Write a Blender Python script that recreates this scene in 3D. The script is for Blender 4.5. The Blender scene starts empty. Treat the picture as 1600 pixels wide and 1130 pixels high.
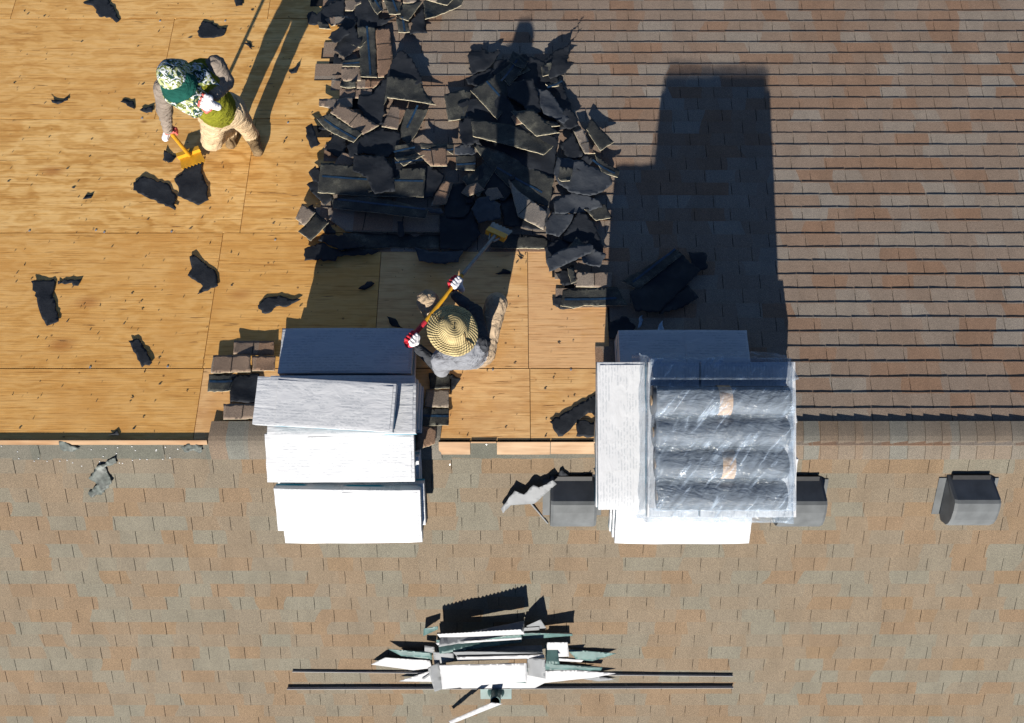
import bpy, bmesh, math, random
import numpy as np
from mathutils import Vector, Matrix, noise
from mathutils.geometry import delaunay_2d_cdt
random.seed(7); rng = np.random.default_rng(7)
S = bpy.context.scene; COL = S.collection
R = math.radians
# ---------------------------------------------------------------- camera, sky, sun, exposure
H, F, CY = 5.6, 1154.0, 0.60            # camera height over the ridge, focal length in photo pixels, offset from the ridge
SL = 0.365; TH = math.atan(SL); CT, ST = math.cos(TH), math.sin(TH)   # roof pitch
cam = bpy.data.cameras.new('camera'); cam.sensor_width = 36; cam.lens = F/1600*36; cam.clip_end = 500
camo = bpy.data.objects.new('camera', cam); COL.objects.link(camo); camo.location = (0, CY, H); S.camera = camo
SUN_E = R(35); SUN_D = 0.18              # elevation; shadows drift to +X by this much per metre of +Y
w = bpy.data.worlds.new('World'); S.world = w; w.use_nodes = True
sky = w.node_tree.nodes.new('ShaderNodeTexSky'); sky.sky_type = 'NISHITA'; sky.sun_disc = False; sky.altitude = 2500; sky.dust_density = .2; sky.ozone_density = 6; sky.air_density = .8
sky.sun_elevation = SUN_E; sky.sun_rotation = math.pi + math.atan(SUN_D)
bgn = w.node_tree.nodes['Background']; bgn.inputs[1].default_value = 0.052
w.node_tree.links.new(sky.outputs[0], bgn.inputs[0])
sl = bpy.data.lights.new('sun', 'SUN'); sl.energy = 5.0; sl.angle = R(0.5); sl.color = (1, .95, .87)
so = bpy.data.objects.new('sun', sl); COL.objects.link(so)
sd = Vector((SUN_D, 1, -math.tan(SUN_E)*math.hypot(1, SUN_D))).normalized()
so.rotation_euler = sd.to_track_quat('-Z', 'Y').to_euler(); so.location = (-1, -6, 6)
S.view_settings.view_transform = 'Standard'; S.view_settings.look = 'None'; S.view_settings.exposure = 1.15
S.render.engine = 'CYCLES'

# ---------------------------------------------------------------- geometry helpers
def W(u, v, z):                          # photo pixel at a known height -> world
    d = H - z
    return Vector(((u-800)/F*d, CY-(v-565)/F*d, z))
def P(u, v, h=0.0):                      # photo pixel on the roof (h above it, along the normal)
    k = -(v-565)/F; hh = h/CT
    d = (H+SL*CY-hh)/(1-SL*k)
    if CY+k*d < 0: d = (H-SL*CY-hh)/(1+SL*k)
    return Vector(((u-800)/F*d, CY+k*d, H-d))
def up(x, t, n, side):                   # slope coordinates -> world (t metres down from the ridge)
    return Vector((x, t*CT*side + n*ST*side, -t*ST + n*CT))
def frame(side):                         # x, y(+Y-ish), normal
    return Vector((1,0,0)), Vector((0, CT, -ST*side)), Vector((0, ST*side, CT))
def mesh(name, vs, fs, mats, parent=None, mi=None, smooth=False, loc=None):
    m = bpy.data.meshes.new(name); m.from_pydata([tuple(v) for v in vs], [], fs); m.update()
    for x in (mats if isinstance(mats, (list, tuple)) else [mats]): m.materials.append(x)
    if mi is not None: m.polygons.foreach_set('material_index', mi)
    if smooth: m.polygons.foreach_set('use_smooth', [True]*len(m.polygons))
    o = bpy.data.objects.new(name, m); COL.objects.link(o)
    if loc is not None: o.location = loc
    if parent: o.parent = parent
    return o
def tag(o, label, cat, group=None):
    o['label'] = label; o['category'] = cat
    if group: o['group'] = group
    return o
def empty(name, loc, label, cat, group=None):
    o = bpy.data.objects.new(name, None); COL.objects.link(o); o.location = loc; o.empty_display_size = .1
    return tag(o, label, cat, group)
def child(o, root):                      # parent while keeping world-space vertices
    o.parent = root; o.matrix_parent_inverse = root.matrix_basis.inverted(); return o
BOXF = [(0,3,2,1),(4,5,6,7),(0,1,5,4),(1,2,6,5),(2,3,7,6),(3,0,4,7)]
def obox(c, ax, ay, az):                 # oriented box corners from centre and half axes
    return [c-ax-ay-az, c+ax-ay-az, c+ax+ay-az, c-ax+ay-az, c-ax-ay+az, c+ax-ay+az, c+ax+ay+az, c-ax+ay+az]

# ---------------------------------------------------------------- materials
def mat(name): 
    m = bpy.data.materials.new(name); m.use_nodes = True
    return m, m.node_tree.nodes, m.node_tree.links, m.node_tree.nodes['Principled BSDF']
class G:                                 # small node-graph writer
    def __init__(s, name, rough=.8, spec=.2):
        s.m, s.n, s.l, s.b = mat(name); s.b.inputs['Roughness'].default_value = rough; s.b.inputs['Specular IOR Level'].default_value = spec
    def node(s, t, **kw):
        x = s.n.new(t)
        for k, v in kw.items(): setattr(x, k, v)
        return x
    def put(s, sock, v):
        if isinstance(v, bpy.types.NodeSocket): s.l.new(v, sock)
        else: sock.default_value = v
    def math(s, op, a, b=0.0, c=0.0):
        x = s.node('ShaderNodeMath', operation=op); s.put(x.inputs[0], a); s.put(x.inputs[1], b); s.put(x.inputs[2], c); return x.outputs[0]
    def noise(s, vec, scale, detail=3, rough=.55, dist=0.0):
        x = s.node('ShaderNodeTexNoise'); s.put(x.inputs['Vector'], vec); x.inputs['Scale'].default_value = scale
        x.inputs['Detail'].default_value = detail; x.inputs['Roughness'].default_value = rough; x.inputs['Distortion'].default_value = dist; return x.outputs[0]
    def scale(s, vec, xyz):
        x = s.node('ShaderNodeMapping'); s.put(x.inputs[0], vec); x.inputs['Scale'].default_value = xyz; return x.outputs[0]
    def ramp(s, fac, stops, interp='LINEAR'):
        x = s.node('ShaderNodeValToRGB'); s.put(x.inputs[0], fac); r = x.color_ramp; r.interpolation = interp
        while len(r.elements) < len(stops): r.elements.new(.5)
        for e, (p, c) in zip(r.elements, stops): e.position = p; e.color = (*c, 1) if len(c) == 3 else c
        return x.outputs[0]
    def mix(s, f, a, b, mode='MIX'):
        x = s.node('ShaderNodeMix', data_type='RGBA', blend_type=mode); s.put(x.inputs[0], f)
        s.put(x.inputs[6], (*a, 1) if isinstance(a, tuple) and len(a) == 3 else a); s.put(x.inputs[7], (*b, 1) if isinstance(b, tuple) and len(b) == 3 else b); return x.outputs[2]
    def bump(s, h, strength, dist=.01):
        x = s.node('ShaderNodeBump'); s.put(x.inputs['Height'], h); x.inputs['Strength'].default_value = strength; x.inputs['Distance'].default_value = dist
        s.l.new(x.outputs[0], s.b.inputs['Normal'])
    def pos(s): return s.node('ShaderNodeNewGeometry').outputs['Position']
    def obj(s): return s.node('ShaderNodeTexCoord').outputs['Object']
    def rand(s): return s.node('ShaderNodeObjectInfo').outputs['Random']
    def base(s, c): s.put(s.b.inputs['Base Color'], (*c, 1) if isinstance(c, tuple) and len(c) == 3 else c); return s
EXPO = .127                              # shingle exposure
def shingle_mat(name, stops, t0, loose=False):
    g = G(name, .95, .1); p = g.pos(); sx = g.node('ShaderNodeSeparateXYZ'); g.put(sx.inputs[0], p)
    if loose: row = g.math('MULTIPLY', g.rand(), 50.0); blk = g.math('FLOOR', g.math('MULTIPLY', sx.outputs[0], 3.0))
    else:
        row = g.math('FLOOR', g.math('DIVIDE', g.math('SUBTRACT', g.math('DIVIDE', g.math('ABSOLUTE', sx.outputs[1]), CT), t0-.004), EXPO))
        wn0 = g.node('ShaderNodeTexWhiteNoise', noise_dimensions='1D'); g.put(wn0.inputs['W'], row)
        wob = g.noise(p, 2.3, 1); blk = g.math('FLOOR', g.math('ADD', g.math('ADD', g.math('DIVIDE', sx.outputs[0], .27), g.math('MULTIPLY', wn0.outputs[0], 9.0)), g.math('MULTIPLY', wob, 1.1)))
    cv = g.node('ShaderNodeCombineXYZ'); g.put(cv.inputs[0], row); g.put(cv.inputs[1], blk)
    wn = g.node('ShaderNodeTexWhiteNoise', noise_dimensions='2D'); g.put(wn.inputs['Vector'], cv.outputs[0])
    c = g.ramp(wn.outputs[0], stops)
    big = g.noise(p, .55, 3); c = g.mix(g.ramp(big, [(.35, (0,0,0)), (.7, (1,1,1))]), c, g.mix(.22, c, (.9, .86, .8), 'MULTIPLY'))
    gr = g.noise(p, 260, 2, .7); c = g.mix(1.0, c, g.ramp(gr, [(.3, (.45,.45,.46)), (.5, (.98,.98,.98)), (.72, (1.75,1.72,1.66))]), 'MULTIPLY')
    st = g.noise(g.scale(p, (1, .35, 1)), 6, 4); c = g.mix(.35, c, g.ramp(st, [(.3, (.72,.72,.72)), (.65, (1.15,1.15,1.15))]), 'MULTIPLY')
    g.base(c); g.bump(gr, .5, .004); return g.m
SOUTH_T0 = .155
SOUTH = [(0, (0.1479,0.1049,0.0661)), (.14, (0.1479,0.1049,0.0679)), (.28, (0.1425,0.1097,0.0761)), (.55, (0.1416,0.1127,0.0806)), (.7, (0.1362,0.1147,0.0860)), (.85, (0.1319,0.1186,0.0915)), (1, (0.1353,0.1246,0.0978))]
NORTH = [(0, (0.2011,0.1257,0.0826)), (.16, (0.1969,0.1287,0.0882)), (.3, (0.1959,0.1436,0.1069)), (.62, (0.1959,0.1502,0.1165)), (.8, (0.2042,0.1671,0.1335)), (1, (0.2136,0.1840,0.1530))]  # north tones lightened in the colour to offset the weak grazing sun
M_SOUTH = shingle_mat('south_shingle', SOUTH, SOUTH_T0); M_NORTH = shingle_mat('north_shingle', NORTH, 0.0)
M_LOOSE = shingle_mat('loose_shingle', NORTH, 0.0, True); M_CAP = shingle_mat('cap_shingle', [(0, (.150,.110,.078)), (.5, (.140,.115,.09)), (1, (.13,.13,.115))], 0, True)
def plain(name, c, rough=.7, spec=.3, nscale=30, amt=.3, bump=.0, metal=0):
    g = G(name, rough, spec); n = g.noise(g.pos(), nscale, 4)
    g.base(g.mix(1.0, c, g.ramp(n, [(.3, (1-amt,)*3), (.7, (1+amt,)*3)]), 'MULTIPLY')); g.b.inputs['Metallic'].default_value = metal
    if bump: g.bump(n, bump)
    return g.m
def felt_mat(name, c, dust):
    g = G(name, .75, .25); p = g.pos(); n = g.noise(p, 9, 5); f = g.noise(p, 120, 2)
    g.base(g.mix(g.ramp(n, [(.5, (0,0,0)), (.75, (1,1,1))]), c, dust)); g.bump(g.math('ADD', n, g.math('MULTIPLY', f, .2)), .35, .02); return g.m
M_FELT = felt_mat('black_felt', (.011,.013,.017), (.022,.025,.03)); M_FELTG = felt_mat('grey_felt', (.035,.04,.048), (.06,.064,.07))
def under_mat():
    g = G('shingle_underside', .8, .25); p = g.pos(); n = g.noise(p, 7, 5, .65); f = g.noise(p, 150, 2)
    c = g.ramp(n, [(.35, (.02,.021,.021)), (.55, (.042,.042,.036)), (.72, (.11,.105,.08))])
    g.base(g.mix(1.0, c, g.ramp(f, [(.3, (.6,)*3), (.7, (1.5,)*3)]), 'MULTIPLY')); g.bump(f, .3, .004); return g.m
M_UNDER = under_mat()
M_HEAD = shingle_mat('headlap', [(0, (.088,.088,.072)), (.6, (.095,.095,.08)), (1, (.105,.098,.08))], 0, True)
M_EDGE = plain('torn_edge', (.34,.30,.21), .9, .1, 60, .4); M_SEAL = plain('sealant_stripe', (.008,.028,.06), .5, .4, 40, .4)
M_BASE = plain('asphalt_base', (.016,.016,.016), .95, .1)
def ply_mat(name='plywood', tint=(.60,.315,.09), amt=0.0):
    g = G(name, .62, .3); p = g.pos(); r = g.rand()
    off = g.node('ShaderNodeVectorMath', operation='ADD'); g.put(off.inputs[0], p)
    cb = g.node('ShaderNodeCombineXYZ'); g.put(cb.inputs[0], g.math('MULTIPLY', r, 37.0)); g.put(cb.inputs[1], g.math('MULTIPLY', r, 91.0)); g.l.new(cb.outputs[0], off.inputs[1]); q = off.outputs[0]
    warp = g.noise(g.scale(q, (.8, 2.2, 2.2)), 1.6, 4, .6)
    sx = g.node('ShaderNodeSeparateXYZ'); g.put(sx.inputs[0], q)
    ring = g.math('SINE', g.math('ADD', g.math('MULTIPLY', sx.outputs[1], 26.0), g.math('MULTIPLY', warp, 46.0)))
    fine = g.noise(g.scale(q, (3, 75, 75)), 1.0, 5, .65); streak = g.noise(g.scale(q, (.7, 9, 9)), 1.0, 4, .6)
    c = g.ramp(g.math('ADD', g.math('MULTIPLY', ring, .13), streak), [(.26, (.46,.225,.052)), (.48, (.62,.355,.112)), (.70, (.71,.445,.168))])
    c = g.mix(g.math('MULTIPLY_ADD', r, .4, amt), c, tint)
    c = g.mix(1.0, c, g.ramp(fine, [(.33, (.70,.60,.48)), (.46, (1,1,1)), (.75, (1.12,1.12,1.1))]), 'MULTIPLY')
    blot = g.noise(q, 2.4, 4); c = g.mix(g.ramp(blot, [(.52, (0,0,0)), (.72, (.7,.7,.7))]), c, (.52,.25,.06))
    for sc, lo, hi, col in ((1.5, .03, .11, (.36,.14,.03)), (2.3, .015, .05, (.22,.085,.02)), (4.6, .03, .055, (.10,.05,.02))):   # knots, then dark flecks
        v = g.node('ShaderNodeTexVoronoi'); g.put(v.inputs['Vector'], g.scale(q, (.55, 1, 1) if sc < 3 else (1,1,1))); v.inputs['Scale'].default_value = sc
        c = g.mix(g.ramp(v.outputs['Distance'], [(lo, (.75,.75,.75)), (hi, (0,0,0))]), c, col)
    tear = g.noise(g.scale(q, (4, 45, 45)), 1.0, 3, .5); c = g.mix(g.ramp(tear, [(.69, (0,0,0)), (.73, (.85,.85,.85))]), c, (.16,.075,.025))
    g.base(c); g.bump(g.math('ADD', fine, g.math('MULTIPLY', streak, .6)), .25, .006); return g.m
M_PLY = ply_mat(); M_PLYO = ply_mat('orange_plywood', (.56,.285,.075), .4); M_PLYP = ply_mat('pale_plywood', (.62,.36,.18), .4)
def board_mat():
    g = G('new_lumber', .6, .3); p = g.pos(); f = g.noise(g.scale(p, (2, 40, 40)), 1, 4); b = g.noise(g.scale(p, (1, 3, 3)), 2.2, 3)
    g.base(g.mix(1.0, g.ramp(b, [(.35, (.235,.125,.05)), (.65, (.31,.205,.115))]), g.ramp(f, [(.3, (.75,.7,.62)), (.6, (1.05,)*3)]), 'MULTIPLY')); return g.m
M_BOARD = board_mat()
def wrap_mat():                          # printed white plastic bundle wrapper
    g = G('bundle_wrapper', .55, .22); o = g.obj(); sx = g.node('ShaderNodeSeparateXYZ'); g.put(sx.inputs[0], o)
    va = g.node('ShaderNodeVectorMath', operation='ADD'); g.put(va.inputs[0], o); rv = g.node('ShaderNodeCombineXYZ'); g.put(rv.inputs[0], g.math('MULTIPLY', g.rand(), 30.0)); g.put(rv.inputs[1], g.math('MULTIPLY', g.rand(), 70.0)); g.l.new(rv.outputs[0], va.inputs[1]); oo = va.outputs[0]
    line = g.math('SINE', g.math('MULTIPLY', sx.outputs[1], 300.0)); gl = g.noise(g.scale(oo, (40, 60, 1)), 1, 2, .6); bl = g.noise(g.scale(oo, (4, 8, 1)), 1, 1, .4)
    txt = g.math('MULTIPLY', g.math('MULTIPLY', g.math('GREATER_THAN', line, .1), g.math('GREATER_THAN', gl, .48)), g.ramp(bl, [(.46, (0,0,0)), (.52, (1,1,1))]))
    c = g.mix(g.math('MULTIPLY', txt, .42), (.41,.415,.425), (.22,.24,.26))
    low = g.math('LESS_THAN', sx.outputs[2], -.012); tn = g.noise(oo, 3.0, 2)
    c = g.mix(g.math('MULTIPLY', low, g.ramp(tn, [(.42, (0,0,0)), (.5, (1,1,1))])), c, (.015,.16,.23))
    g.base(c); n = g.noise(g.scale(oo, (1, 2.0, 1)), 7, 3, .5, .5); em = g.ramp(g.math('ABSOLUTE', sx.outputs[0]), [(.30, (0,0,0)), (.52, (1,1,1))]); cz = g.noise(g.scale(oo, (5, 42, 1)), 1, 3, .5, .8); g.bump(g.math('ADD', n, g.math('MULTIPLY', g.math('MULTIPLY', cz, em), .9)), .32, .02); return g.m
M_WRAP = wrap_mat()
def film_mat():
    g = G('clear_film', .12, .6); o = g.pos(); n = g.noise(g.scale(o, (1.2, 3, 2)), 5, 5, .62, 1.6); rt = g.node('ShaderNodeMapping'); g.put(rt.inputs[0], o); rt.inputs['Rotation'].default_value = (0,0,R(38)); st = g.noise(g.scale(rt.outputs[0], (11, 1.6, 3)), 2.2, 4, .55, 1.0)
    g.base((.40,.48,.57)); g.bump(n, .55, .035)
    tr = g.node('ShaderNodeBsdfTransparent'); tr.inputs[0].default_value = (.93,.95,.97,1); mx = g.node('ShaderNodeMixShader')
    g.put(mx.inputs[0], g.ramp(st, [(.36, (.16,)*3), (.56, (.27,)*3), (.70, (.62,)*3)]))
    g.l.new(tr.outputs[0], mx.inputs[1]); g.l.new(g.b.outputs[0], mx.inputs[2]); g.l.new(mx.outputs[0], g.n['Material Output'].inputs[0]); return g.m
M_FILM = film_mat()
M_ROLL = plain('felt_roll', (.055,.062,.072), .55, .4, 12, .3, .2); M_BAND = plain('paper_band', (.42,.27,.15), .7, .2); M_CORE = plain('card_core', (.25,.17,.10), .8)
M_VENT = plain('vent_grey', (.085,.09,.092), .6, .15, 8, .2); M_VENTD = plain('vent_dark', (.012,.012,.013), .6, .3)
M_WHITE = plain('white_metal', (.32,.32,.325), .55, .15, 6, .08); M_GREEN = plain('metal_back', (.05,.095,.09), .5, .3, 10, .3); M_GREYM = plain('grey_metal', (.15,.155,.16), .55, .2, 8, .15)
M_YEL = plain('yellow_paint', (.46,.23,.012), .4, .5, 20, .15); M_RED = plain('red_grip', (.42,.022,.035), .5, .4); M_STEEL = plain('tool_steel', (.12,.135,.14), .45, .5, 20, .3, 0, .2)
M_SCRAP = plain('dusty_plastic', (.07,.078,.07), .5, .2, 25, .6); M_NAIL = plain('nail_steel', (.42,.42,.42), .3, .6, 5, .1, 0, .5); M_BLUE = plain('blue_plastic', (.22,.30,.38), .3, .5, 12, .3)

# ---------------------------------------------------------------- roof: two slopes, plywood, shingles, ridge
def slope_base(name, side, t1):
    a, b, n = .0, t1, -.018
    vs = [up(-5.8, a, n, side), up(5.8, a, n, side), up(5.8, b, n, side), up(-5.8, b, n, side)]
    vs += [v - Vector((0,0,.12)) for v in vs]
    o = mesh(name, vs, [(0,1,2,3) if side < 0 else (3,2,1,0), (4,7,6,5) if side < 0 else (5,6,7,4), (2,3,7,6), (0,1,5,4), (1,2,6,5), (3,0,4,7)], M_BASE); o['kind'] = 'structure'; return o
north = slope_base('roof_slope_north', 1, 5.6); south = slope_base('roof_slope_south', -1, 3.9)
def slab(name, x0, x1, t0, t1, n0, n1, side, m, parent):
    g = .0025; vs = [up(x, t, n, side) for n in (n0, n1) for x, t in ((x0+g,t0+g),(x1-g,t0+g),(x1-g,t1-g),(x0+g,t1-g))]
    c = sum(vs, Vector())/8; fs = BOXF if side < 0 else [tuple(reversed(f)) for f in BOXF]
    fs = [tuple(reversed(f)) for f in fs]
    o = mesh(name, [v-c for v in vs], fs, m, None, loc=c); o.parent = parent; return o
rows = [(.0, .58, (-4.87, -2.42, -.62, .14, 1.6)), (.58, 1.79, (-4.87, -2.43, -1.09, .13, 1.9)), (1.79, 2.95, (-4.73, -2.29, .15, 2.2)), (2.95, 4.10, (-5.6, -3.2, -.76, 1.5)), (4.10, 5.3, (-4.76, -2.32, .12, 2.4))]
for a, b, xs in rows:
    e = [-5.8] + [x for x in xs if x > -5.75]
    for x0, x1 in zip(e[:-1], e[1:]): slab('plywood_panel', x0, x1, a+.004, b, -.014, 0, 1, (M_PLY if a > 1.7 else M_PLYO if x1 < -1.0 else M_PLYP), north)
def shingled(x, t):
    y = t*CT
    if y > 1.50: return x > -1.42 - .09*(y-1.5) + .16*math.sin(y*9.0) + .1*math.sin(y*23)
    if y > 1.12: return x > .44 + .08*math.sin(y*31)
    return x > .80
def tab_mesh(name, side, m, var):
    wd, L, th = .1525-(.0022 if side < 0 else .0026), .165, .0045; r = random.Random(var)
    vs = []
    for i in range(5):                                   # five stations across: a slightly wavy butt edge
        x = -wd + 2*wd*i/4; e = r.uniform(-.0015,.0015); lift = .0100 + r.uniform(-.0008,.0022)*(1 if i in (0,4) else .4)
        for t, n in ((EXPO+e, lift), (EXPO+e, lift-th), (EXPO-L, .001-.004), (EXPO-L, .001+th-.004)): vs.append(Vector((x, t*CT*side+n*ST*side, -t*ST+n*CT)))
    fs = []
    for i in range(4):
        a, b = 4*i, 4*i+4
        for j in range(4): q = (a+j, b+j, b+(j+1)%4, a+(j+1)%4); fs.append(q if side > 0 else tuple(reversed(q)))
    fs += [(0,1,2,3), (19,18,17,16)] if side > 0 else [(3,2,1,0), (16,17,18,19)]
    me = bpy.data.meshes.new(name); me.from_pydata([tuple(v) for v in vs], [], fs); me.materials.append(m); me.update(); return me
def proj(p):
    d = H-p.z; return 800+p.x/d*F, 565-(p.y-CY)/d*F, d
def lay(side, t_start, t_end, m, parent, ok):
    vars_ = [tab_mesh('shingle', side, m, 10*k+side) for k in range(5)]; spots = []
    n = int((t_end-t_start)/EXPO)
    for k in range(n):
        t = t_start + k*EXPO; off = (k % 2)*.1525 + random.uniform(-.018,.018) + (k//2 % 3)*.03
        for i in range(-19, 20):
            x = i*.305+off
            if abs(x) < 5.7 and ok(x, t+.06): spots.append((x, t))
    def key(s):
        u, v, d = proj(up(s[0], s[1]+.06, 0, side)); hid = (405<u<655 and 540<v<845) or (935<u<1250 and 540<v<830)
        return d + (0 if 0<u<1600 and 0<v<1130 and not hid else 50)
    spots.sort(key=key); V, Fc = [], []
    for i, (x, t) in enumerate(spots):
        me = vars_[random.randrange(5)]; loc = up(x, t, random.uniform(0,.0012), side); rz = random.gauss(0,.0022)
        if i < 300:
            o = bpy.data.objects.new('shingle', me); COL.objects.link(o); o.location = loc; o.rotation_euler = (0,0,rz); o.parent = parent
        else:
            b = len(V); M = Matrix.Translation(loc) @ Matrix.Rotation(rz, 4, 'Z')
            V += [M @ v.co for v in me.vertices]; Fc += [tuple(b+q for q in p.vertices) for p in me.polygons]
    o = mesh('shingle_field', V, Fc, m, parent); o['kind'] = 'stuff'
lay(-1, SOUTH_T0, 3.8, M_SOUTH, south, lambda x, t: True)
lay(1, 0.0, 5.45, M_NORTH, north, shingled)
UL, UF = [], []
for kk_ in range(44):
    t = kk_*.125; xb = next((x/50 for x in range(-100, 285) if shingled(x/50, t+.06)), None)
    if xb is None: continue
    b0 = len(UL); UL += [up(xb-.05, t, .0015, 1), up(5.7, t, .0015, 1), up(5.7, t+.125, .0015, 1), up(xb-.05, t+.125, .0015, 1)]; UF.append((b0+3, b0+2, b0+1, b0))
mesh('underlayment', UL, UF, M_BASE, north)
# exposed top course of the south slope with nails, bare boards along the ridge
for i in range(-6, 6): slab('headlap_strip', i*.95+.2, i*.95+1.15, .012, SOUTH_T0+.01, -.003, .004, -1, M_HEAD, south)
def px_x(u, z=0): return (u-800)/F*(H-z)
for a, b, t0, t1 in ((-40, 325, -.012, .030), (685, 735, .002, .112), (776, 860, .002, .112), (860, 940, .002, .108), (735, 776, .0, .016)):
    slab('ridge_board', px_x(a), px_x(b), t0, t1, .002, .016, -1, M_BOARD, south)
def ridge_cap(x, z):
    vs = []; n = 9; hw = .155; wd = .17
    for i in range(n):
        a = -1+2*i/(n-1); t = a*hw; yy = t*CT; zz = -math.sqrt((t*ST)**2+.00035)+.02
        for xx, dz in ((0, .010), (wd, .0)): vs.append(Vector((x+xx+(.012*abs(a)), yy, zz+dz+z)))
    k = len(vs); vs += [v - Vector((0,0,.006)) for v in vs]; fs = []
    for i in range(n-1):
        a = 2*i; fs.append((a, a+1, a+3, a+2)); fs.append((k+a+2, k+a+3, k+a+1, k+a)); fs.append((a, a+2, k+a+2, k+a)); fs.append((a+3, a+1, k+a+1, k+a+3))
    fs += [(1, 0, k, k+1), (2*n-2, 2*n-1, k+2*n-1, k+2*n-2)]
    o = mesh('ridge_cap', vs, fs, M_CAP, None); o.parent = south
for i in range(38): ridge_cap(.62+i*.132 + random.uniform(-.004,.004), 0.002)
for i in range(13): ridge_cap(-2.30+i*.132, 0.002)

# ---------------------------------------------------------------- loose sheet pieces (torn shingles, felt, flashing)
def zoom(x0, y0, s): return lambda pts: [(x0+x/s, y0+y/s) for x, y in pts]
def sheet(name, pts, lift, mats, th=.004, jag=.006, crumple=.008, curl=.0, tilt=(0,0), cell=.026, seed=0, stripe=False, tabs=False, zfun=None, edge=True):
    r = random.Random(seed*13+5); w3 = [P(u, v) for u, v in pts]; c = sum(w3, Vector())/len(w3); side = 1 if c.y > 0 else -1
    ex, ey, n = frame(side); c0 = up(c.x, abs(c.y)/CT, 0, side)
    loc2 = [((p-c0).dot(ex), (p-c0).dot(ey)) for p in w3]
    area = sum(a[0]*b[1]-a[1]*b[0] for a, b in zip(loc2, loc2[1:]+loc2[:1]))
    if area < 0: loc2.reverse()
    bd = []
    for a, b in zip(loc2, loc2[1:]+loc2[:1]):
        L = math.dist(a, b); k = max(1, int(L/cell)); nx, ny = (b[1]-a[1])/(L+1e-9), -(b[0]-a[0])/(L+1e-9)
        for i in range(k):
            f = i/k; j = 0 if i == 0 else r.gauss(0, jag); bd.append((a[0]+(b[0]-a[0])*f+nx*j, a[1]+(b[1]-a[1])*f+ny*j))
    xs = [p[0] for p in bd]; ys = [p[1] for p in bd]; pts2 = [Vector(p) for p in bd]; nb = len(bd)
    x = min(xs)
    while x < max(xs):
        y = min(ys)
        while y < max(ys):
            pts2.append(Vector((x+r.uniform(-.3,.3)*cell, y+r.uniform(-.3,.3)*cell))); y += cell
        x += cell
    vo, _, fo, _, _, _ = delaunay_2d_cdt(pts2, [], [list(range(nb))], 1, 1e-5)
    sx = max(xs)-min(xs)+1e-6; sy = max(ys)-min(ys)+1e-6; so_ = Vector((seed*3.7, seed*1.3, 0)); ca = r.uniform(0, 6.28)
    def hz(p):
        if zfun: return zfun(p.x, p.y, sx, sy)
        q = Vector((p.x, p.y, 0)); a = p.x*math.cos(ca)+p.y*math.sin(ca)
        return crumple*(1.6*noise.noise(q*6+so_)+.35*noise.noise(q*22+so_)) + curl*(a/(.5*max(sx,sy)))**2 + tilt[0]*p.x + tilt[1]*p.y
    hs = [hz(p) for p in vo]; lo = min(hs)
    V = [ex*p.x + ey*p.y + n*(h-lo+lift+th) for p, h in zip(vo, hs)]; k = len(V); V += [v - n*th for v in V]
    Fs, mi = [], []
    used = {}
    for f in fo:
        f = list(f)
        cx = sum(vo[i].x for i in f)/len(f); cyy = sum(vo[i].y for i in f)/len(f)
        Fs.append(tuple(f)); mi.append(0); Fs.append(tuple(reversed([k+i for i in f]))); mi.append(1)
        for a, b in zip(f, f[1:]+f[:1]): used[(a,b)] = used.get((a,b), 0)+1
    for (a, b) in list(used):
        if (b, a) not in used: Fs.append((b, a, k+a, k+b)); mi.append(2)
    o = mesh(name, V, Fs, mats, None, mi, smooth=False, loc=c0)
    o.data.polygons.foreach_set('use_smooth', [x < 2 for x in mi])
    return o, (c0, ex, ey, n, hz, lo, lift+th, loc2)
def strip_marks(o, info, kind):          # slots between tabs, sealant line: thin pieces proud of the sheet
    c0, ex, ey, n, hz, lo, top, q = info
    L = [math.dist(a, b) for a, b in zip(q, q[1:]+q[:1])]; i = L.index(max(L)); a, b = Vector(q[i]), Vector(q[(i+1) % len(q)])
    u = (b-a).normalized(); v = Vector((-u.y, u.x)); wd = max((Vector(p)-a).dot(v) for p in q); ln = (b-a).length
    def ribbon(name, p0, p1, hw, m):
        d = (p1-p0).normalized(); s = Vector((-d.y, d.x))*hw; V, Fc = [], []; N = 8
        for k in range(N+1):
            p = p0.lerp(p1, k/N)
            for e in (-1, 1): qq = p+s*e; V.append(ex*qq.x+ey*qq.y+n*(hz(qq)-lo+top+.0025))
        for k in range(N): Fc.append((2*k, 2*k+2, 2*k+3, 2*k+1))
        r_ = mesh(name, V, Fc, m); r_.parent = o
    if kind == 'seal' and ln > .14 and wd > .06: ribbon('sealant_line', a+u*.02*ln+v*wd*.55, b-u*.02*ln+v*wd*.55, .009, M_SEAL)
    if kind == 'slot' and ln > .2 and wd > .05:
        for f in ((.5,) if ln < .45 else (.33, .66)): ribbon('tab_slot', a+u*ln*f+v*.004, a+u*ln*f+v*wd*.9, .003, M_BASE)
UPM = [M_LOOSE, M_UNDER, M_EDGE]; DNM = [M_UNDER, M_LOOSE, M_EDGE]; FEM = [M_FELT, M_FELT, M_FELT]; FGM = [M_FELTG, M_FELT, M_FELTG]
seedc = [0]
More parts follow.
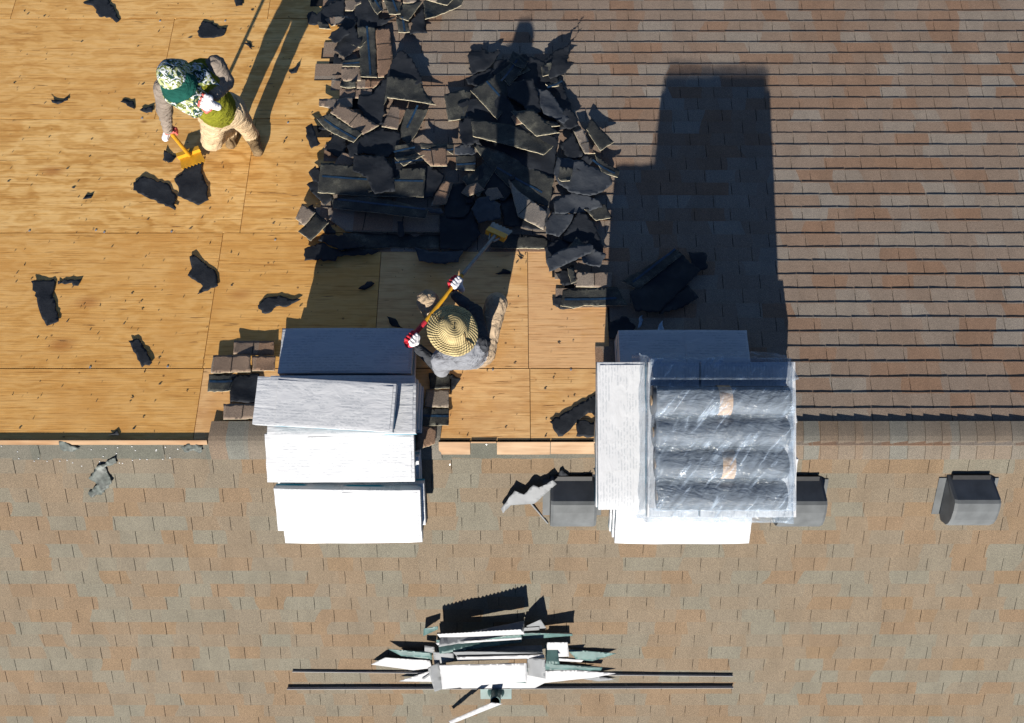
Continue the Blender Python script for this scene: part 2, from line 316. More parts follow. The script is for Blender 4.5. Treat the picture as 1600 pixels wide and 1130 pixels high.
def debris(kind, pts, layer, label=None, group=None, **kw):
    seedc[0] += 1; sd_ = seedc[0]; r = random.Random(sd_)
    lift = .010 + .011*layer
    d = dict(seed=sd_)
    if kind == 'up': nm, mt, cat = 'torn_shingle', UPM, 'shingle'; d.update(th=.006, jag=.0016, crumple=.003, curl=r.uniform(0,.012), tilt=(r.uniform(-.04,.04), r.uniform(-.05,.03)))
    elif kind == 'down': nm, mt, cat = 'overturned_shingle', DNM, 'shingle'; d.update(th=.006, jag=.002, crumple=.004, curl=r.uniform(.005,.03), tilt=(r.uniform(-.08,.08), r.uniform(-.10,.03)))
    elif kind == 'grey': nm, mt, cat = 'felt_scrap', FGM, 'felt scrap'; d.update(th=.003, jag=.004, crumple=.010, curl=r.uniform(0,.03))
    else: nm, mt, cat = 'felt_scrap', FEM, 'felt scrap'; d.update(th=.003, jag=.0055, crumple=.009 if layer else .005, curl=r.uniform(0,.02) if layer else .006, tilt=(r.uniform(-.06,.06), r.uniform(-.06,.06)) if layer else (0,0))
    d.update(kw)
    o, info = sheet(nm, pts, lift if layer else .003, mt, **d)
    if kind == 'up': strip_marks(o, info, 'slot')
    if kind == 'down' and r.random() < .5: strip_marks(o, info, 'seal')
    if not label:
        cu = sum(p[0] for p in pts)/len(pts); cv = sum(p[1] for p in pts)/len(pts); ext = max(max(p[0] for p in pts)-min(p[0] for p in pts), max(p[1] for p in pts)-min(p[1] for p in pts))
        size = 'small' if ext < 34 else 'long' if ext > 75 else 'mid sized'
        where = 'at the ragged edge of the bare plywood' if cu < 560 else 'beside the large rectangular shadow' if cu > 880 else 'heaped around the long scraper blade' if cv > 270 and cu > 680 else 'at the plywood side of the debris heap' if cv > 250 else 'in the heap between plywood and hat shadow' if cu < 700 else 'in the heap around the hat shadow'
        what = {'up': 'torn granule side up shingle', 'down': 'overturned dark backed shingle', 'grey': 'greyish felt scrap', 'felt': 'crumpled black felt scrap'}[kind]
        label = f'{size} {what} {where}'; group = f'{size} {what}, {where}'
    return tag(o, label, cat, group)
Z3 = zoom(470,0,5.652); Z4 = zoom(470,130,3.766); Z5 = zoom(700,40,3.766); Z6 = zoom(820,300,4.347); Z2 = zoom(420,0,2.825)
HEAP = [
 # top heap
 ('felt', Z3, [(60,160),(110,120),(150,150),(200,100),(260,60),(400,30),(390,190),(300,190),(250,240),(80,235)], 1),
 ('up', Z3, [(395,-60),(560,-60),(540,60),(500,80),(470,130),(400,125)], 2), ('up', Z3, [(620,-80),(890,-80),(890,65),(750,50),(620,60)], 3),
 ('up', Z3, [(905,-60),(1030,-60),(1028,65),(910,65)], 3), ('felt', Z3, [(500,-40),(620,-40),(700,190),(850,180),(690,260),(500,280),(480,120)], 1),
 ('down', Z3, [(610,60),(720,55),(740,140),(690,190)], 4), ('down', Z3, [(745,60),(890,60),(890,180),(790,175)], 4), ('down', Z3, [(900,70),(1080,60),(960,240),(850,190)], 3),
 ('down', Z3, [(1090,60),(1380,20),(1440,60),(1420,100),(1110,265)], 4), ('felt', Z3, [(980,220),(1090,100),(1110,265),(1125,330),(970,330)], 2),
 ('down', Z3, [(850,200),(960,240),(970,330),(870,330)], 4), ('up', Z3, [(1110,-20),(1240,-20),(1200,75),(1110,50)], 5), ('down', Z3, [(1240,-20),(1390,0),(1300,110),(1200,75)], 5),
 ('felt', Z3, [(350,270),(400,190),(490,200),(510,370),(550,370),(540,420),(400,540),(300,470),(340,400)], 2),
 ('down', Z3, [(510,270),(660,280),(680,715),(540,720)], 1), ('up', Z3, [(665,285),(790,280),(815,490),(820,590),(760,710),(690,715)], 2),
 ('down', Z3, [(375,545),(530,540),(530,612),(375,612)], 1), ('up', Z3, [(365,615),(535,615),(540,735),(365,735)], 1), ('down', Z3, [(360,738),(495,740),(490,800),(360,800)], 1),
 ('up', Z3, [(500,722),(750,718),(640,800),(500,800)], 1), ('up', Z3, [(350,805),(635,810),(640,870),(470,890),(345,885)], 1), ('up', Z3, [(175,910),(465,885),(465,980),(300,1010),(240,980),(175,975)], 2),
 ('felt', Z3, [(300,480),(360,500),(375,560),(290,590)], 0), ('felt', Z3, [(265,710),(320,650),(365,660),(360,735)], 0),
 ('felt', Z3, [(880,510),(940,530),(1000,600),(1080,740),(1090,800),(780,790),(740,1010),(735,1130),(600,1130),(510,940),(520,870),(640,860),(770,720),(830,570)], 2),
 ('down', Z3, [(780,740),(1070,760),(1100,850),(1200,990),(980,950),(780,930),(750,1000)], 5),
 # middle left heap
 ('down', Z4, [(105,240),(180,205),(375,330),(320,380),(150,290)], 3), ('up', Z4, [(235,145),(465,275),(375,330),(185,205)], 4),
 ('down', Z4, [(625,180),(755,175),(690,310),(640,385),(585,340),(600,265)], 3), ('up', Z4, [(540,155),(625,185),(575,300),(485,290)], 4),
 ('felt', Z4, [(260,290),(280,390),(240,470),(185,430),(140,410),(200,320)], 2), ('felt', Z4, [(350,345),(480,290),(590,320),(580,420),(500,470),(380,440),(300,470),(280,400)], 4),
 ('down', Z4, [(560,400),(640,390),(690,450),(560,475)], 5), ('up', Z4, [(250,430),(360,450),(300,510),(200,500)], 3),
 ('felt', Z4, [(60,540),(180,480),(260,500),(240,600),(130,600)], 1), ('felt', Z4, [(40,610),(120,570),(200,690),(150,730),(75,660)], 1),
 ('felt', Z4, [(560,475),(760,500),(850,560),(830,620),(780,700),(560,690),(480,600)], 3),
 ('down', Z4, [(135,510),(740,535),(730,705),(115,680)], 5), ('felt', Z4, [(330,460),(500,470),(550,540),(570,680),(450,700),(400,600),(320,560)], 8),
 ('down', Z4, [(560,475),(735,465),(615,530)], 7), ('up', Z4, [(680,430),(860,405),(865,520),(770,520)], 5), ('down', Z4, [(710,390),(905,380),(900,450),(850,410),(715,420)], 4),
 ('down', Z4, [(190,700),(430,690),(760,780),(740,835),(200,760)], 4), ('grey', Z4, [(720,760),(830,770),(848,795),(740,790)], 6),
 ('up', Z4, [(165,740),(830,790),(825,890),(270,885),(170,810)], 1), ('down', Z4, [(255,890),(825,895),(815,985),(560,970),(380,985),(240,960)], 0),
 ('felt', Z4, [(575,840),(610,838),(612,930),(580,930)], 4),
 ('up', Z4, [(-20,820),(20,735),(95,785),(30,860)], 4), ('down', Z4, [(30,860),(95,785),(175,840),(70,950),(-5,895)], 2), ('felt', Z4, [(50,740),(80,725),(95,770),(175,840),(210,900),(150,900)], 1),
 ('felt', Z4, [(25,985),(110,950),(250,1000),(300,970),(470,1000),(420,1020),(220,1030),(210,1060),(120,1050),(30,1060)], 1), ('grey', Z4, [(670,985),(800,1000),(960,1000),(930,1070),(830,1070),(700,1060)], 1),
 ('felt', Z4, [(130,905),(250,910),(400,985),(250,1000),(110,940)], 2), ('felt', Z4, [(820,800),(1000,720),(1060,900),(980,1000),(820,985)], 2),
 # right heap
 ('felt', Z5, [(115,200),(140,160),(195,170),(200,140),(230,180),(310,175),(270,240),(220,290),(140,310),(130,260)], 2), ('felt', Z5, [(105,330),(250,270),(340,300),(200,380),(120,370)], 2),
 ('felt', Z5, [(565,240),(640,175),(700,150),(790,30),(715,140),(700,250),(740,255),(690,320),(600,350),(560,300)], 3), ('felt', Z5, [(260,290),(440,190),(600,240),(680,380),(760,600),(600,640),(300,560),(200,420)], 1),
 ('felt', Z5, [(60,480),(330,430),(420,560),(640,700),(620,930),(300,800),(80,640)], 1),
 ('down', Z5, [(545,275),(610,255),(590,330),(555,345)], 6), ('down', Z5, [(570,390),(660,355),(650,395),(590,400)], 6),
 ('down', Z5, [(300,320),(410,225),(455,265),(360,400)], 5), ('down', Z5, [(135,420),(300,320),(370,400),(350,500),(290,590)], 5), ('down', Z5, [(-20,430),(90,395),(140,420),(100,575),(5,590)], 3),
 ('felt', Z5, [(340,390),(500,360),(550,540),(490,570),(430,500),(350,460)], 6), ('grey', Z5, [(510,400),(600,420),(710,580),(680,610),(560,560)], 5), ('grey', Z5, [(90,510),(330,500),(420,560),(340,620),(100,590)], 3),
 ('down', Z5, [(370,550),(500,540),(650,690),(520,695)], 6), ('down', Z5, [(140,600),(360,620),(640,720),(560,800),(330,740),(150,700)], 4),
 ('down', Z5, [(140,725),(330,770),(620,930),(590,1100),(430,1040),(240,860)], 3), ('felt', Z5, [(70,600),(130,570),(185,620),(185,720),(110,760),(70,700)], 6),
 ('grey', Z5, [(640,800),(760,820),(950,900),(960,960),(900,1010),(830,1030),(720,1010),(650,960),(620,900)], 4), ('felt', Z5, [(660,720),(730,660),(810,800),(700,810)], 4),
 ('up', Z5, [(735,655),(790,640),(860,790),(800,790)], 5), ('down', Z5, [(840,570),(970,720),(890,775),(810,640)], 3), ('down', Z5, [(860,790),(1000,880),(990,930),(900,890)], 4), ('felt', Z5, [(690,520),(740,540),(765,620),(700,640),(650,600)], 5),
 ('grey', Z5, [(45,760),(110,730),(160,770),(165,800),(45,795)], 7), ('down', Z5, [(50,800),(165,795),(160,890),(50,880)], 5), ('down', Z5, [(80,930),(250,810),(290,860),(180,1040)], 5),
 ('felt', Z5, [(180,860),(330,830),(420,960),(330,1060),(190,1010)], 4), ('felt', Z5, [(-10,940),(100,950),(160,1060),(100,1150),(-20,1150)], 3), ('grey', Z5, [(140,1110),(180,1050),(240,1030),(310,1080),(310,1170),(180,1190)], 5),
 ('felt', Z5, [(300,1000),(420,1010),(600,1110),(560,1230),(330,1200)], 2), ('up', Z2, [(1058,818),(1100,870),(1225,965),(1210,1045),(1100,985),(1085,930)], 7),
 ('grey', Z6, [(190,90),(330,20),(500,80),(520,130),(400,160),(200,180)], 3), ('grey', Z6, [(130,230),(190,160),(330,180),(290,260),(230,330),(140,310)], 4), ('down', Z6, [(-260,290),(130,310),(200,350),(180,390),(-230,395)], 0),
 ('felt', Z6, [(360,160),(420,180),(480,260),(545,460),(440,400),(250,340),(300,250)], 2), ('down', Z6, [(400,140),(540,100),(590,190),(480,215)], 2),
 ('felt', Z6, [(130,400),(200,340),(340,330),(300,440),(150,480)], 1), ('grey', Z6, [(140,490),(230,430),(430,385),(460,400),(440,450),(160,575)], 6), ('grey', Z6, [(440,400),(545,460),(500,540),(390,520),(380,470)], 5),
 ('down', Z6, [(290,415),(345,335),(410,385),(330,420)], 4), ('up', Z6, [(350,555),(590,560),(585,660),(345,655)], 1), ('down', Z6, [(260,664),(620,664),(690,790),(400,780),(330,800),(240,780)], 0), ('felt', Z6, [(200,560),(330,510),(350,640),(260,650)], 2),
 ('down', Z6, [(285,545),(325,545),(345,640),(310,650)], 5), ('felt', Z6, [(185,715),(260,720),(330,800),(240,800),(190,770)], 0),
]
for kind, z, pts, layer in HEAP: debris(kind, z(pts), layer)
rr = random.Random(3)                                    # broken bits that fill the gaps of the heap
for i in range(24):
    cu, cv = rr.choice([(560,40),(590,300),(770,290),(830,200),(880,270),(800,130),(700,320),(545,250),(900,330)]); cu += rr.gauss(0,30); cv += rr.gauss(0,25)
    a0 = rr.uniform(0, 3.14); hl, hw = rr.uniform(10, 26), rr.uniform(6, 12); ca, sa = math.cos(a0), math.sin(a0)
    qd = [(-hl, -hw), (hl*rr.uniform(.5,1), -hw*rr.uniform(.6,1.2)), (hl, hw*rr.uniform(.2,1)), (hl*rr.uniform(.1,.5), hw), (-hl*rr.uniform(.7,1), hw*rr.uniform(.4,1))]
    debris(rr.choice(['felt','felt','down','felt','up']), [(cu+x*ca-y*sa, cv+(x*sa+y*ca)*.85) for x, y in qd], rr.randint(2, 6))
# sheets lying in the shade of the wrapped stack
GS = 'sheets shaded by the film wrapped stack'
for kind, pts, ly in (('felt', [(700,720),(880,500),(1040,430),(1180,560),(1090,650),(900,840),(740,840)], 2), ('down', [(645,640),(890,490),(1020,415),(1060,450),(760,690)], 4), ('felt', [(900,790),(1100,650),(1170,740),(1080,790),(900,850)], 3), ('felt', [(1100,430),(1220,440),(1230,540),(1130,580)], 3), ('felt', [(570,900),(680,860),(750,920),(720,1000),(570,1010)], 1)):
    debris(kind, Z6(pts), ly, 'dark torn sheet lying on shingles in shade of the film wrapped stack', GS)
for pts in ([(860,1000),(900,930),(930,885),(945,960),(900,1005)], [(730,1045),(800,990),(870,1000),(900,1045)], [(760,940),(775,860),(795,850),(780,930)]):
    o, _ = sheet('plastic_scrap', Z6(pts), .03, [M_BLUE]*3, th=.002, crumple=.02, cell=.02, seed=len(pts)+int(pts[0][0]))
    tag(o, 'pale torn plastic scrap behind the film wrapped stack', 'plastic scrap', 'plastic scraps behind the film wrapped stack')
# single scraps on the plywood
ZA = zoom(0,0,2.963); ZB = zoom(0,360,2.963); ZC = zoom(560,330,2.898); ZL = zoom(320,500,3.14)
for lab, z, pts in (
 ('black felt scrap with a narrow tail on upper bare plywood', ZA, [(385,15),(440,-10),(500,-10),(540,60),(555,100),(540,108),(510,85),(460,80),(440,40)]),
 ('crumpled black felt scrap just above the standing worker', ZA, [(915,150),(940,100),(985,105),(1010,130),(1050,135),(1040,165),(990,180),(930,180)]),
 ('thin forked black scrap on bare plywood by the worker shadow', ZA, [(1335,330),(1365,322),(1390,295),(1375,340),(1350,345)]),
 ('thin pointed black sliver on the plywood far from workers', ZA, [(225,465),(290,468),(320,445),(318,468),(270,485)]),
 ('small black wedge scrap beside the standing worker elbow', ZA, [(560,475),(575,460),(620,470),(625,508)]),
 ('small black triangular scrap touching the standing worker sleeve', ZA, [(650,515),(712,492),(708,525),(680,525)]),
 ('tiny oval black chip lying alone on plywood', ZA, [(385,925),(400,905),(432,900),(425,920)]),
 ('long angular black felt piece below the short yellow scraper', ZA, [(620,850),(665,820),(785,855),(800,890),(820,910),(815,980),(620,885)]),
 ('large ragged black felt piece touching the short yellow scraper', ZA, [(850,760),(890,740),(945,750),(935,790),(965,880),(970,930),(920,955),(870,930),(825,910),(830,880),(808,830),(850,800)]),
 ('small ragged scrap beside the short scraper blade', ZA, [(755,745),(765,700),(800,720),(820,725),(800,755)]),
 ('small black scrap at the top of the plywood', ZA, [(1080,-20),(1130,-20),(1125,30),(1095,35)]),
 ('curled black sliver near the standing worker shadow', ZA, [(1130,205),(1160,200),(1172,235),(1150,215)]),
 ('tall torn black felt strip standing out on orange plywood', ZB, [(150,240),(220,235),(250,225),(260,240),(245,300),(262,345),(275,425),(220,445),(195,400),(175,330)]),
 ('thin bent black strip beside the tall torn felt strip', ZB, [(270,235),(380,228),(365,260),(340,258),(335,245),(270,252)]),
 ('arrow shaped black felt scrap lying across a plywood seam', ZB, [(880,125),(900,115),(1000,190),(1012,260),(915,298),(940,260),(870,210),(890,185)]),
 ('leaf shaped black felt scrap with a pointed tail', ZB, [(1195,350),(1230,315),(1300,303),(1340,320),(1395,322),(1340,352),(1280,355),(1245,385),(1215,385)]),
 ('short slanted black felt strip on a plywood seam', ZB, [(598,515),(650,508),(708,615),(660,638)]),
 ('small dark chip by the ridge board', ZB, [(505,950),(545,925),(555,950)]),
 ('broad black felt piece sticking out beside the film wrapped stack', ZC, [(865,955),(1080,825),(1085,930),(1040,915),(985,960),(950,1000),(905,1022)]),
 ('square black felt piece by ridge board and wrapped stack', ZC, [(990,950),(1100,960),(1100,1028),(985,1022)]),
 ('dark half moon scrap in front of the crouching worker', ZC, [(620,285),(655,262),(690,275),(690,285)]),
 ('black scrap beside the red tool grip', ZC, [(130,480),(170,490),(205,535),(150,520)]),
 ('small dark chip near the long tool blade', ZC, [(718,198),(748,212),(735,222)]),
 ('black chip lying left of the crouching worker', ZC, [(0,355),(40,320),(75,330),(30,358)])):
    debris('felt', z(pts), 0, lab, None)
# shingles still in place round the white bundle stack
for kind, z, pts, ly in (('up', ZL, [(150,108),(345,110),(345,180),(150,178)], 1), ('up', ZL, [(50,182),(235,182),(235,265),(40,270)], 2), ('up', ZL, [(240,185),(355,185),(350,258),(240,258)], 2), ('down', ZL, [(30,275),(140,270),(140,360),(20,358)], 1), ('felt', ZL, [(135,275),(275,270),(270,415),(135,410)], 1),
  ('up', ZL, [(100,418),(300,420),(300,490),(100,495)], 2), ('up', ZL, [(385,48),(510,50),(505,112),(380,110)], 1), ('up', ZL, [(512,50),(645,50),(640,112),(508,112)], 1), ('down', ZC, [(320,740),(415,740),(415,810),(325,810)], 1), ('up', ZC, [(310,812),(412,815),(410,895),(300,893)], 1), ('down', ZC, [(295,897),(412,898),(410,978),(285,975)], 1), ('up', ZC, [(270,980),(355,985),(350,1060),(265,1100)], 1), ('felt', ZC, [(415,735),(465,760),(415,830)], 0)):
    debris(kind, z(pts), ly, {'up': 'leftover shingle still lying beside the white bundle stack', 'down': 'dark shingle back still lying beside the white bundle stack', 'felt': 'black felt still lying beside the white bundle stack'}[kind], 'leftover roofing by the white bundle stack: ' + kind)
# pieces on the south slope
ZV = zoom(760,620,5.14)
o, _ = sheet('torn_flashing', ZV([(118,870),(225,712),(300,745),(375,665),(420,685),(530,620),(560,655),(380,825),(330,830),(250,835),(195,840),(135,908)]), .05, [M_GREYM, M_GREYM, M_GREYM], th=.003, jag=.002, crumple=.006, cell=.03, seed=90, tilt=(0,.12)); tag(o, 'torn pale grey flashing piece beside a box vent', 'flashing')
o, _ = sheet('felt_scrap', ZV([(560,640),(610,565),(670,630),(820,600),(890,560),(890,650),(700,690),(540,690)]), .004, FEM, crumple=.012, cell=.03, seed=91); tag(o, 'black torn felt tucked behind the uncovered box vent', 'felt scrap')
def rod(name, a, b, ra, rb, m, seg=10, caps=True):
    d = (b-a).normalized(); x = d.orthogonal().normalized(); y = d.cross(x); V = []
    for p, r in ((a, ra), (b, rb)): V += [p + x*r*math.cos(6.2832*i/seg) + y*r*math.sin(6.2832*i/seg) for i in range(seg)]
    Fc = [(i, (i+1) % seg, seg+(i+1) % seg, seg+i) for i in range(seg)]
    if caps: Fc += [tuple(reversed(range(seg))), tuple(range(seg, 2*seg))]
    return mesh(name, V, Fc, m, None, smooth=False)
tag(rod('metal_rod', P(829,786,.02), P(856,818,.012), .007, .006, M_GREYM), 'thin grey metal rod leaning by the box vent', 'rod')
ZP = zoom(0,660,2.405)
for pts, lab in (([(340,205),(370,160),(440,125),(445,150),(400,165),(430,215),(400,255),(350,275),(335,260),(375,225)], 'clear torn plastic sheet on the shingles below the ridge'), ([(228,60),(305,95),(270,105),(235,98)], 'clear torn plastic corner lying over the thin ridge board'), ([(685,85),(720,75),(765,85),(765,105),(700,105)], 'crumpled clear plastic bit at the end of the ridge board')):
    o, _ = sheet('plastic_scrap', ZP(pts), .012, [M_SCRAP]*3, th=.001, crumple=.02, cell=.02, seed=int(pts[0][0])); tag(o, lab, 'plastic scrap')

# ---------------------------------------------------------------- bundles of new shingles
def bundle(c, L, Wd, Th, yaw, tilt, seed, label, group):
    r = random.Random(seed); nx, ny, nz = 26, 10, 4; bm = bmesh.new()
    bmesh.ops.create_cube(bm, size=1); bmesh.ops.subdivide_edges(bm, edges=[e for e in bm.edges], cuts=9, use_grid_fill=True)
    sd_ = Vector((seed*2.1, seed*.7, seed))
    for v in bm.verts:
        x, y, z = v.co*2
        p = Vector((x*L/2, y*Wd/2, z*Th/2)); cr = .014
        for ax, h in ((0, L/2), (1, Wd/2), (2, Th/2)):   # round the edges
            p[ax] = math.copysign(min(abs(p[ax]), h - cr*(1-min(1, math.hypot(*[max(0, 1-abs(abs((x,y,z)[k])-1)*((L,Wd,Th)[k])/(2*cr)) for k in range(3) if k != ax])*.0+1))), p[ax])
        f = noise.noise(p*14+sd_)*.004 + noise.noise(p*34+sd_)*.0018
        end = max(0, abs(x)-.72)/.28; f += end*.006*noise.noise(Vector((p.x*10, p.y*60, seed)))
        p += Vector((p.x/L*.3, p.y/Wd*.3, z)).normalized()*f
        p.z -= .010*(abs(x)**4) * (1 if z > 0 else 0); v.co = p
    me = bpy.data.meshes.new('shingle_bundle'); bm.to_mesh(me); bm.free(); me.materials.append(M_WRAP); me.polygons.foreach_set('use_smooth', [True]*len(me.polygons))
    o = bpy.data.objects.new('shingle_bundle', me); COL.objects.link(o)
    md = o.modifiers.new('bevel', 'BEVEL'); md.width = .008; md.segments = 2; md.limit_method = 'ANGLE'; md.angle_limit = R(50)
    o.matrix_world = Matrix.Translation(c) @ Matrix.Rotation(tilt, 4, 'X') @ Matrix.Rotation(yaw, 4, 'Z')
    fx0 = r.uniform(-.35, .05)*L; fx1 = L/2-.02; V = []; zz = Th/2+.0045
    for z in (zz-.006, zz):
        for x, y in ((fx0, -Wd/2+.012), (fx1, -Wd/2+.012), (fx1, Wd/2-.02), (fx0+r.uniform(-.02,.02), Wd/2-.02)): V.append(Vector((x, y, z-.010*(abs(x)/(L/2))**4)))
    fl = mesh('wrapper_flap', V, BOXF, M_WRAP); fl.parent = o
    return tag(o, label, 'shingle bundle', group)
BL, BW, BT = 1.06, .355, .084; k = 0
GL = 'white bundles in the uncovered stack'
def lb(x, t, n, side, tilt=None, yaw=0, label='white wrapped shingle bundle inside the uncovered stack', L=BL):
    global k; k += 1
    bundle(up(x, t, n, side), L, BW, BT-.004, R(yaw), (TH if side < 0 else -TH) if tilt is None else tilt, k, label, GL)
xl = -1.20
for j in range(2):                                       # south slope
    lb(xl-.035+.012*j, .60+.01*j, .06+BT*j, -1, yaw=.5*j, label='lowest white shingle bundle of the uncovered stack, farthest down the sunny slope' if j else 'white wrapped shingle bundle inside the uncovered stack')
    lb(xl-.02, .225, .06+BT*j, -1)
for j in range(2): lb(xl+.02-.02*j, .40, .06+BT*(2+j), -1, yaw=-.8*j, label='bright white bundle with a torn wrapper corner on the uncovered stack' if j else 'white wrapped shingle bundle inside the uncovered stack')
for j in range(4):                                       # north slope
    lb(xl-.045+.015*(j % 2), .60, .06+BT*j, 1, label='shaded blue looking white bundle at the back of the uncovered stack' if j == 3 else 'white wrapped shingle bundle inside the uncovered stack', L=.98)
    lb(xl-.01-.01*j, .225, .06+BT*j, 1)
bundle(Vector((xl-.03, -.085, .285)), BL, BW, BT, R(.3), R(9), 41, 'bright white bundle laid level over the ridge on the uncovered stack', GL)
bundle(Vector((xl+.0, .255, .355)), BL-.02, BW, BT, R(1), R(-12), 42, 'white bundle directly under the topmost tilted bundle', GL)
bundle(Vector((xl-.10, .30, .445)), BL-.09, BW-.02, BT, R(-3.2), R(-10), 43, 'topmost tilted white bundle with creased wrapper on the uncovered stack', GL)
GR = 'white bundles under the film wrapped rolls'; IN = 'white wrapped shingle bundle inside the film wrapped stack'
def rb(c, L, tilt, yaw, label=IN, Wd=BW, T=BT-.004):
    global k; k += 1
    bundle(c, L, Wd, T, R(yaw), tilt, 100+k, label, GR)
for j in range(3):
    rb(up(1.27+.01*j, .56, .06+BT*j, -1), BL-.04, TH, 0, 'lowest white bundle sticking out under the film wrapped stack on the sunny slope' if j == 2 else IN)
    rb(up(1.55, .20, .06+BT*j, -1), BL, TH, 0)
    rb(up(1.30, .62, .06+BT*j, 1), .98, -TH, 0, 'shaded bundle sticking out behind the film wrapped stack' if j == 2 else IN)
    rb(up(1.55, .25, .06+BT*j, 1), BL, -TH, 0)
for lay_, z in ((0, .275), (1, .36), (2, .445), (3, .53), (4, .615)):
    for ci, x in enumerate((.775, 1.13, 1.485, 1.80)):
        if ci == 0 and lay_ > 1: continue
        if ci == 3 and lay_ > 4: continue
        rb(Vector((x - .012*lay_*(1 if ci else 0), .075, z)), 1.04, 0, 90+random.uniform(-.5,.5), 'upright edge white bundle lying across the ridge left of the plastic film' if ci == 0 and lay_ == 1 else IN, .34 if ci < 3 else .30)
# felt rolls, wrapped in film
GO = 'felt rolls under clear film'
ZR, RR = .765, .100
for i in range(4):
    y = .345 - i*.207; r_ = random.Random(i); x0, x1 = .915+.012*i, 1.80-.008*i
    e = empty('felt_roll', (x0, y, ZR-RR), ['dark felt roll under film, next to the shaded white bundle edge', 'second dark felt roll under film counted from the shaded bundle', 'third dark felt roll under film counted from the shaded bundle', 'dark felt roll under film, next to the lowest sunny bundle'][i], 'felt roll', GO)
    V, Fc = [], []; ns, nc = 24, 28
    for a in range(ns+1):
        x = x0+(x1-x0)*a/ns
        for b in range(nc):
            th = 6.2832*b/nc; rad = RR*(.945+.045*noise.noise(Vector((x*4, th, i)))) 
            V.append((x, y+rad*math.cos(th), ZR+rad*math.sin(th)*.96))
    for a in range(ns):
        for b in range(nc): q = a*nc+b; q2 = a*nc+(b+1) % nc; Fc.append((q, q2, q2+nc, q+nc))
    Fc += [tuple(reversed(range(nc))), tuple(range(ns*nc, ns*nc+nc))]
    child(mesh('roll', V, Fc, M_ROLL, smooth=True), e)
    xb = 1.335+.01*i; V, Fc = [], []
    for x in (xb, xb+.085):
        for b in range(nc): th = 6.2832*b/nc; V.append((x, y+RR*1.0*math.cos(th), ZR+RR*.975*math.sin(th)))
    for b in range(nc): Fc.append((b, (b+1) % nc, nc+(b+1) % nc, nc+b))
    if i in (0, 2): child(mesh('paper_band', V, Fc, M_BAND, smooth=True), e)
    for x, s in ((x0-.002, -1), (x1+.002, 1)): child(rod('core', Vector((x, y, ZR)), Vector((x+.004*s, y, ZR)), .034, .034, M_CORE, 16), e)
def film():
    x0, x1, y0, y1 = .80, 1.985, -.52, .66; nx, ny = 84, 84; V, Fc = [], []
    for a in range(nx+1):
        for b in range(ny+1):
            u, v = a/nx, b/ny; px = u*1.5-.25; py = v*1.5-.25          # outer quarter hangs down the sides
            cx, cy_ = min(max(px,0),1), min(max(py,0),1); drop = min(1, max(abs(px-cx), abs(py-cy_))/.25)
            x = .925+cx*(1.865-.925); y = -.475+cy_*(.625+.475)
            if .905 < x < 1.83: 
                d = (y-.345)/-.207; ph = d-round(d); roof = ZR+RR*math.sqrt(max(0.25, 1-(ph*1.25)**2)) + .012 if -.48 < d < 3.48 else .672
            else: roof = .70
            if y > .47: roof = .672 + max(0, .16*(1-(y-.47)/.1))
            ex_ = math.copysign(drop, px-cx) if px != cx else 0; ey_ = math.copysign(drop, py-cy_) if py != cy_ else 0
            z = roof - drop*(roof-.20); x += ex_*(.055 if ex_ > 0 else .045); y += ey_*.035
            q = Vector((x*1.4, y*5, z*3)); wv = .014*noise.noise(q*2.2)+.007*noise.noise(Vector((x*22, y*9, z*9)))
            V.append((x+(wv*1.2 if drop > 0 else 0), y+(wv*1.2 if drop > 0 else 0), z+wv*(1-drop)+.006))
    for a in range(nx):
        for b in range(ny): q = a*(ny+1)+b; Fc.append((q, q+ny+1, q+ny+2, q+1))
    o = mesh('plastic_film', V, Fc, M_FILM, smooth=True); tag(o, 'clear wrinkled plastic film stretched over four dark rolls', 'plastic film')
film()

# ---------------------------------------------------------------- box vents
def vent(u, v, label):
    c = P(u, v); e = empty('box_vent', c, label, 'roof vent', 'box vents below the ridge'); ex, ey, n = frame(-1); hw = .175
    def at(x, y, z): return c+ex*x+ey*y+n*z
    prof = [(.185, .012), (.06, .172), (.035, .186), (-.03, .190), (-.11, .180), (-.16, .160), (-.185, .135), (-.19, .065)]   # back slant, crown, front lip (+y is up the roof)
    V, Fc = [], []; N = len(prof)
    for x, s in ((-hw, 1), (-hw+.02, 1.0), (hw-.02, 1.0), (hw, 1)):
        for y, z in prof: V.append(at(x, y, z - (.010 if abs(x) == hw else 0)))
    for a in range(3):
        for b in range(N-1): Fc.append((a*N+b, a*N+b+1, (a+1)*N+b+1, (a+1)*N+b))
    base = len(V)
    for x in (-hw, hw): V += [at(x, .185, .012), at(x, -.16, .03)]
    Fc += [tuple(list(range(N-1,-1,-1))+[base, base+1])[::-1] if False else tuple([base, base+1]+list(range(N-1,-1,-1))), tuple([base+3, base+2]+list(range(3*N, 4*N)))]
    child(mesh('hood', V, Fc, M_VENT), e)
    child(mesh('throat', obox(at(0, 0, .035), ex*(hw-.03), ey*.13, n*.034), BOXF, M_VENTD), e)
    child(mesh('flange', obox(at(0, .0, .0125), ex*(hw+.055), ey*.16, n*.0015), BOXF, M_VENT), e)
    child(mesh('back_slat', obox(at(0, .17, .03), ex*(hw-.03), ey*.028, n*.012), BOXF, M_VENTD), e)
vent(894, 776, 'grey box vent standing next to torn flashing'); vent(1243, 776, 'grey box vent half hidden behind the film wrapped stack'); vent(1506, 774, 'grey box vent standing alone on the sunny slope')

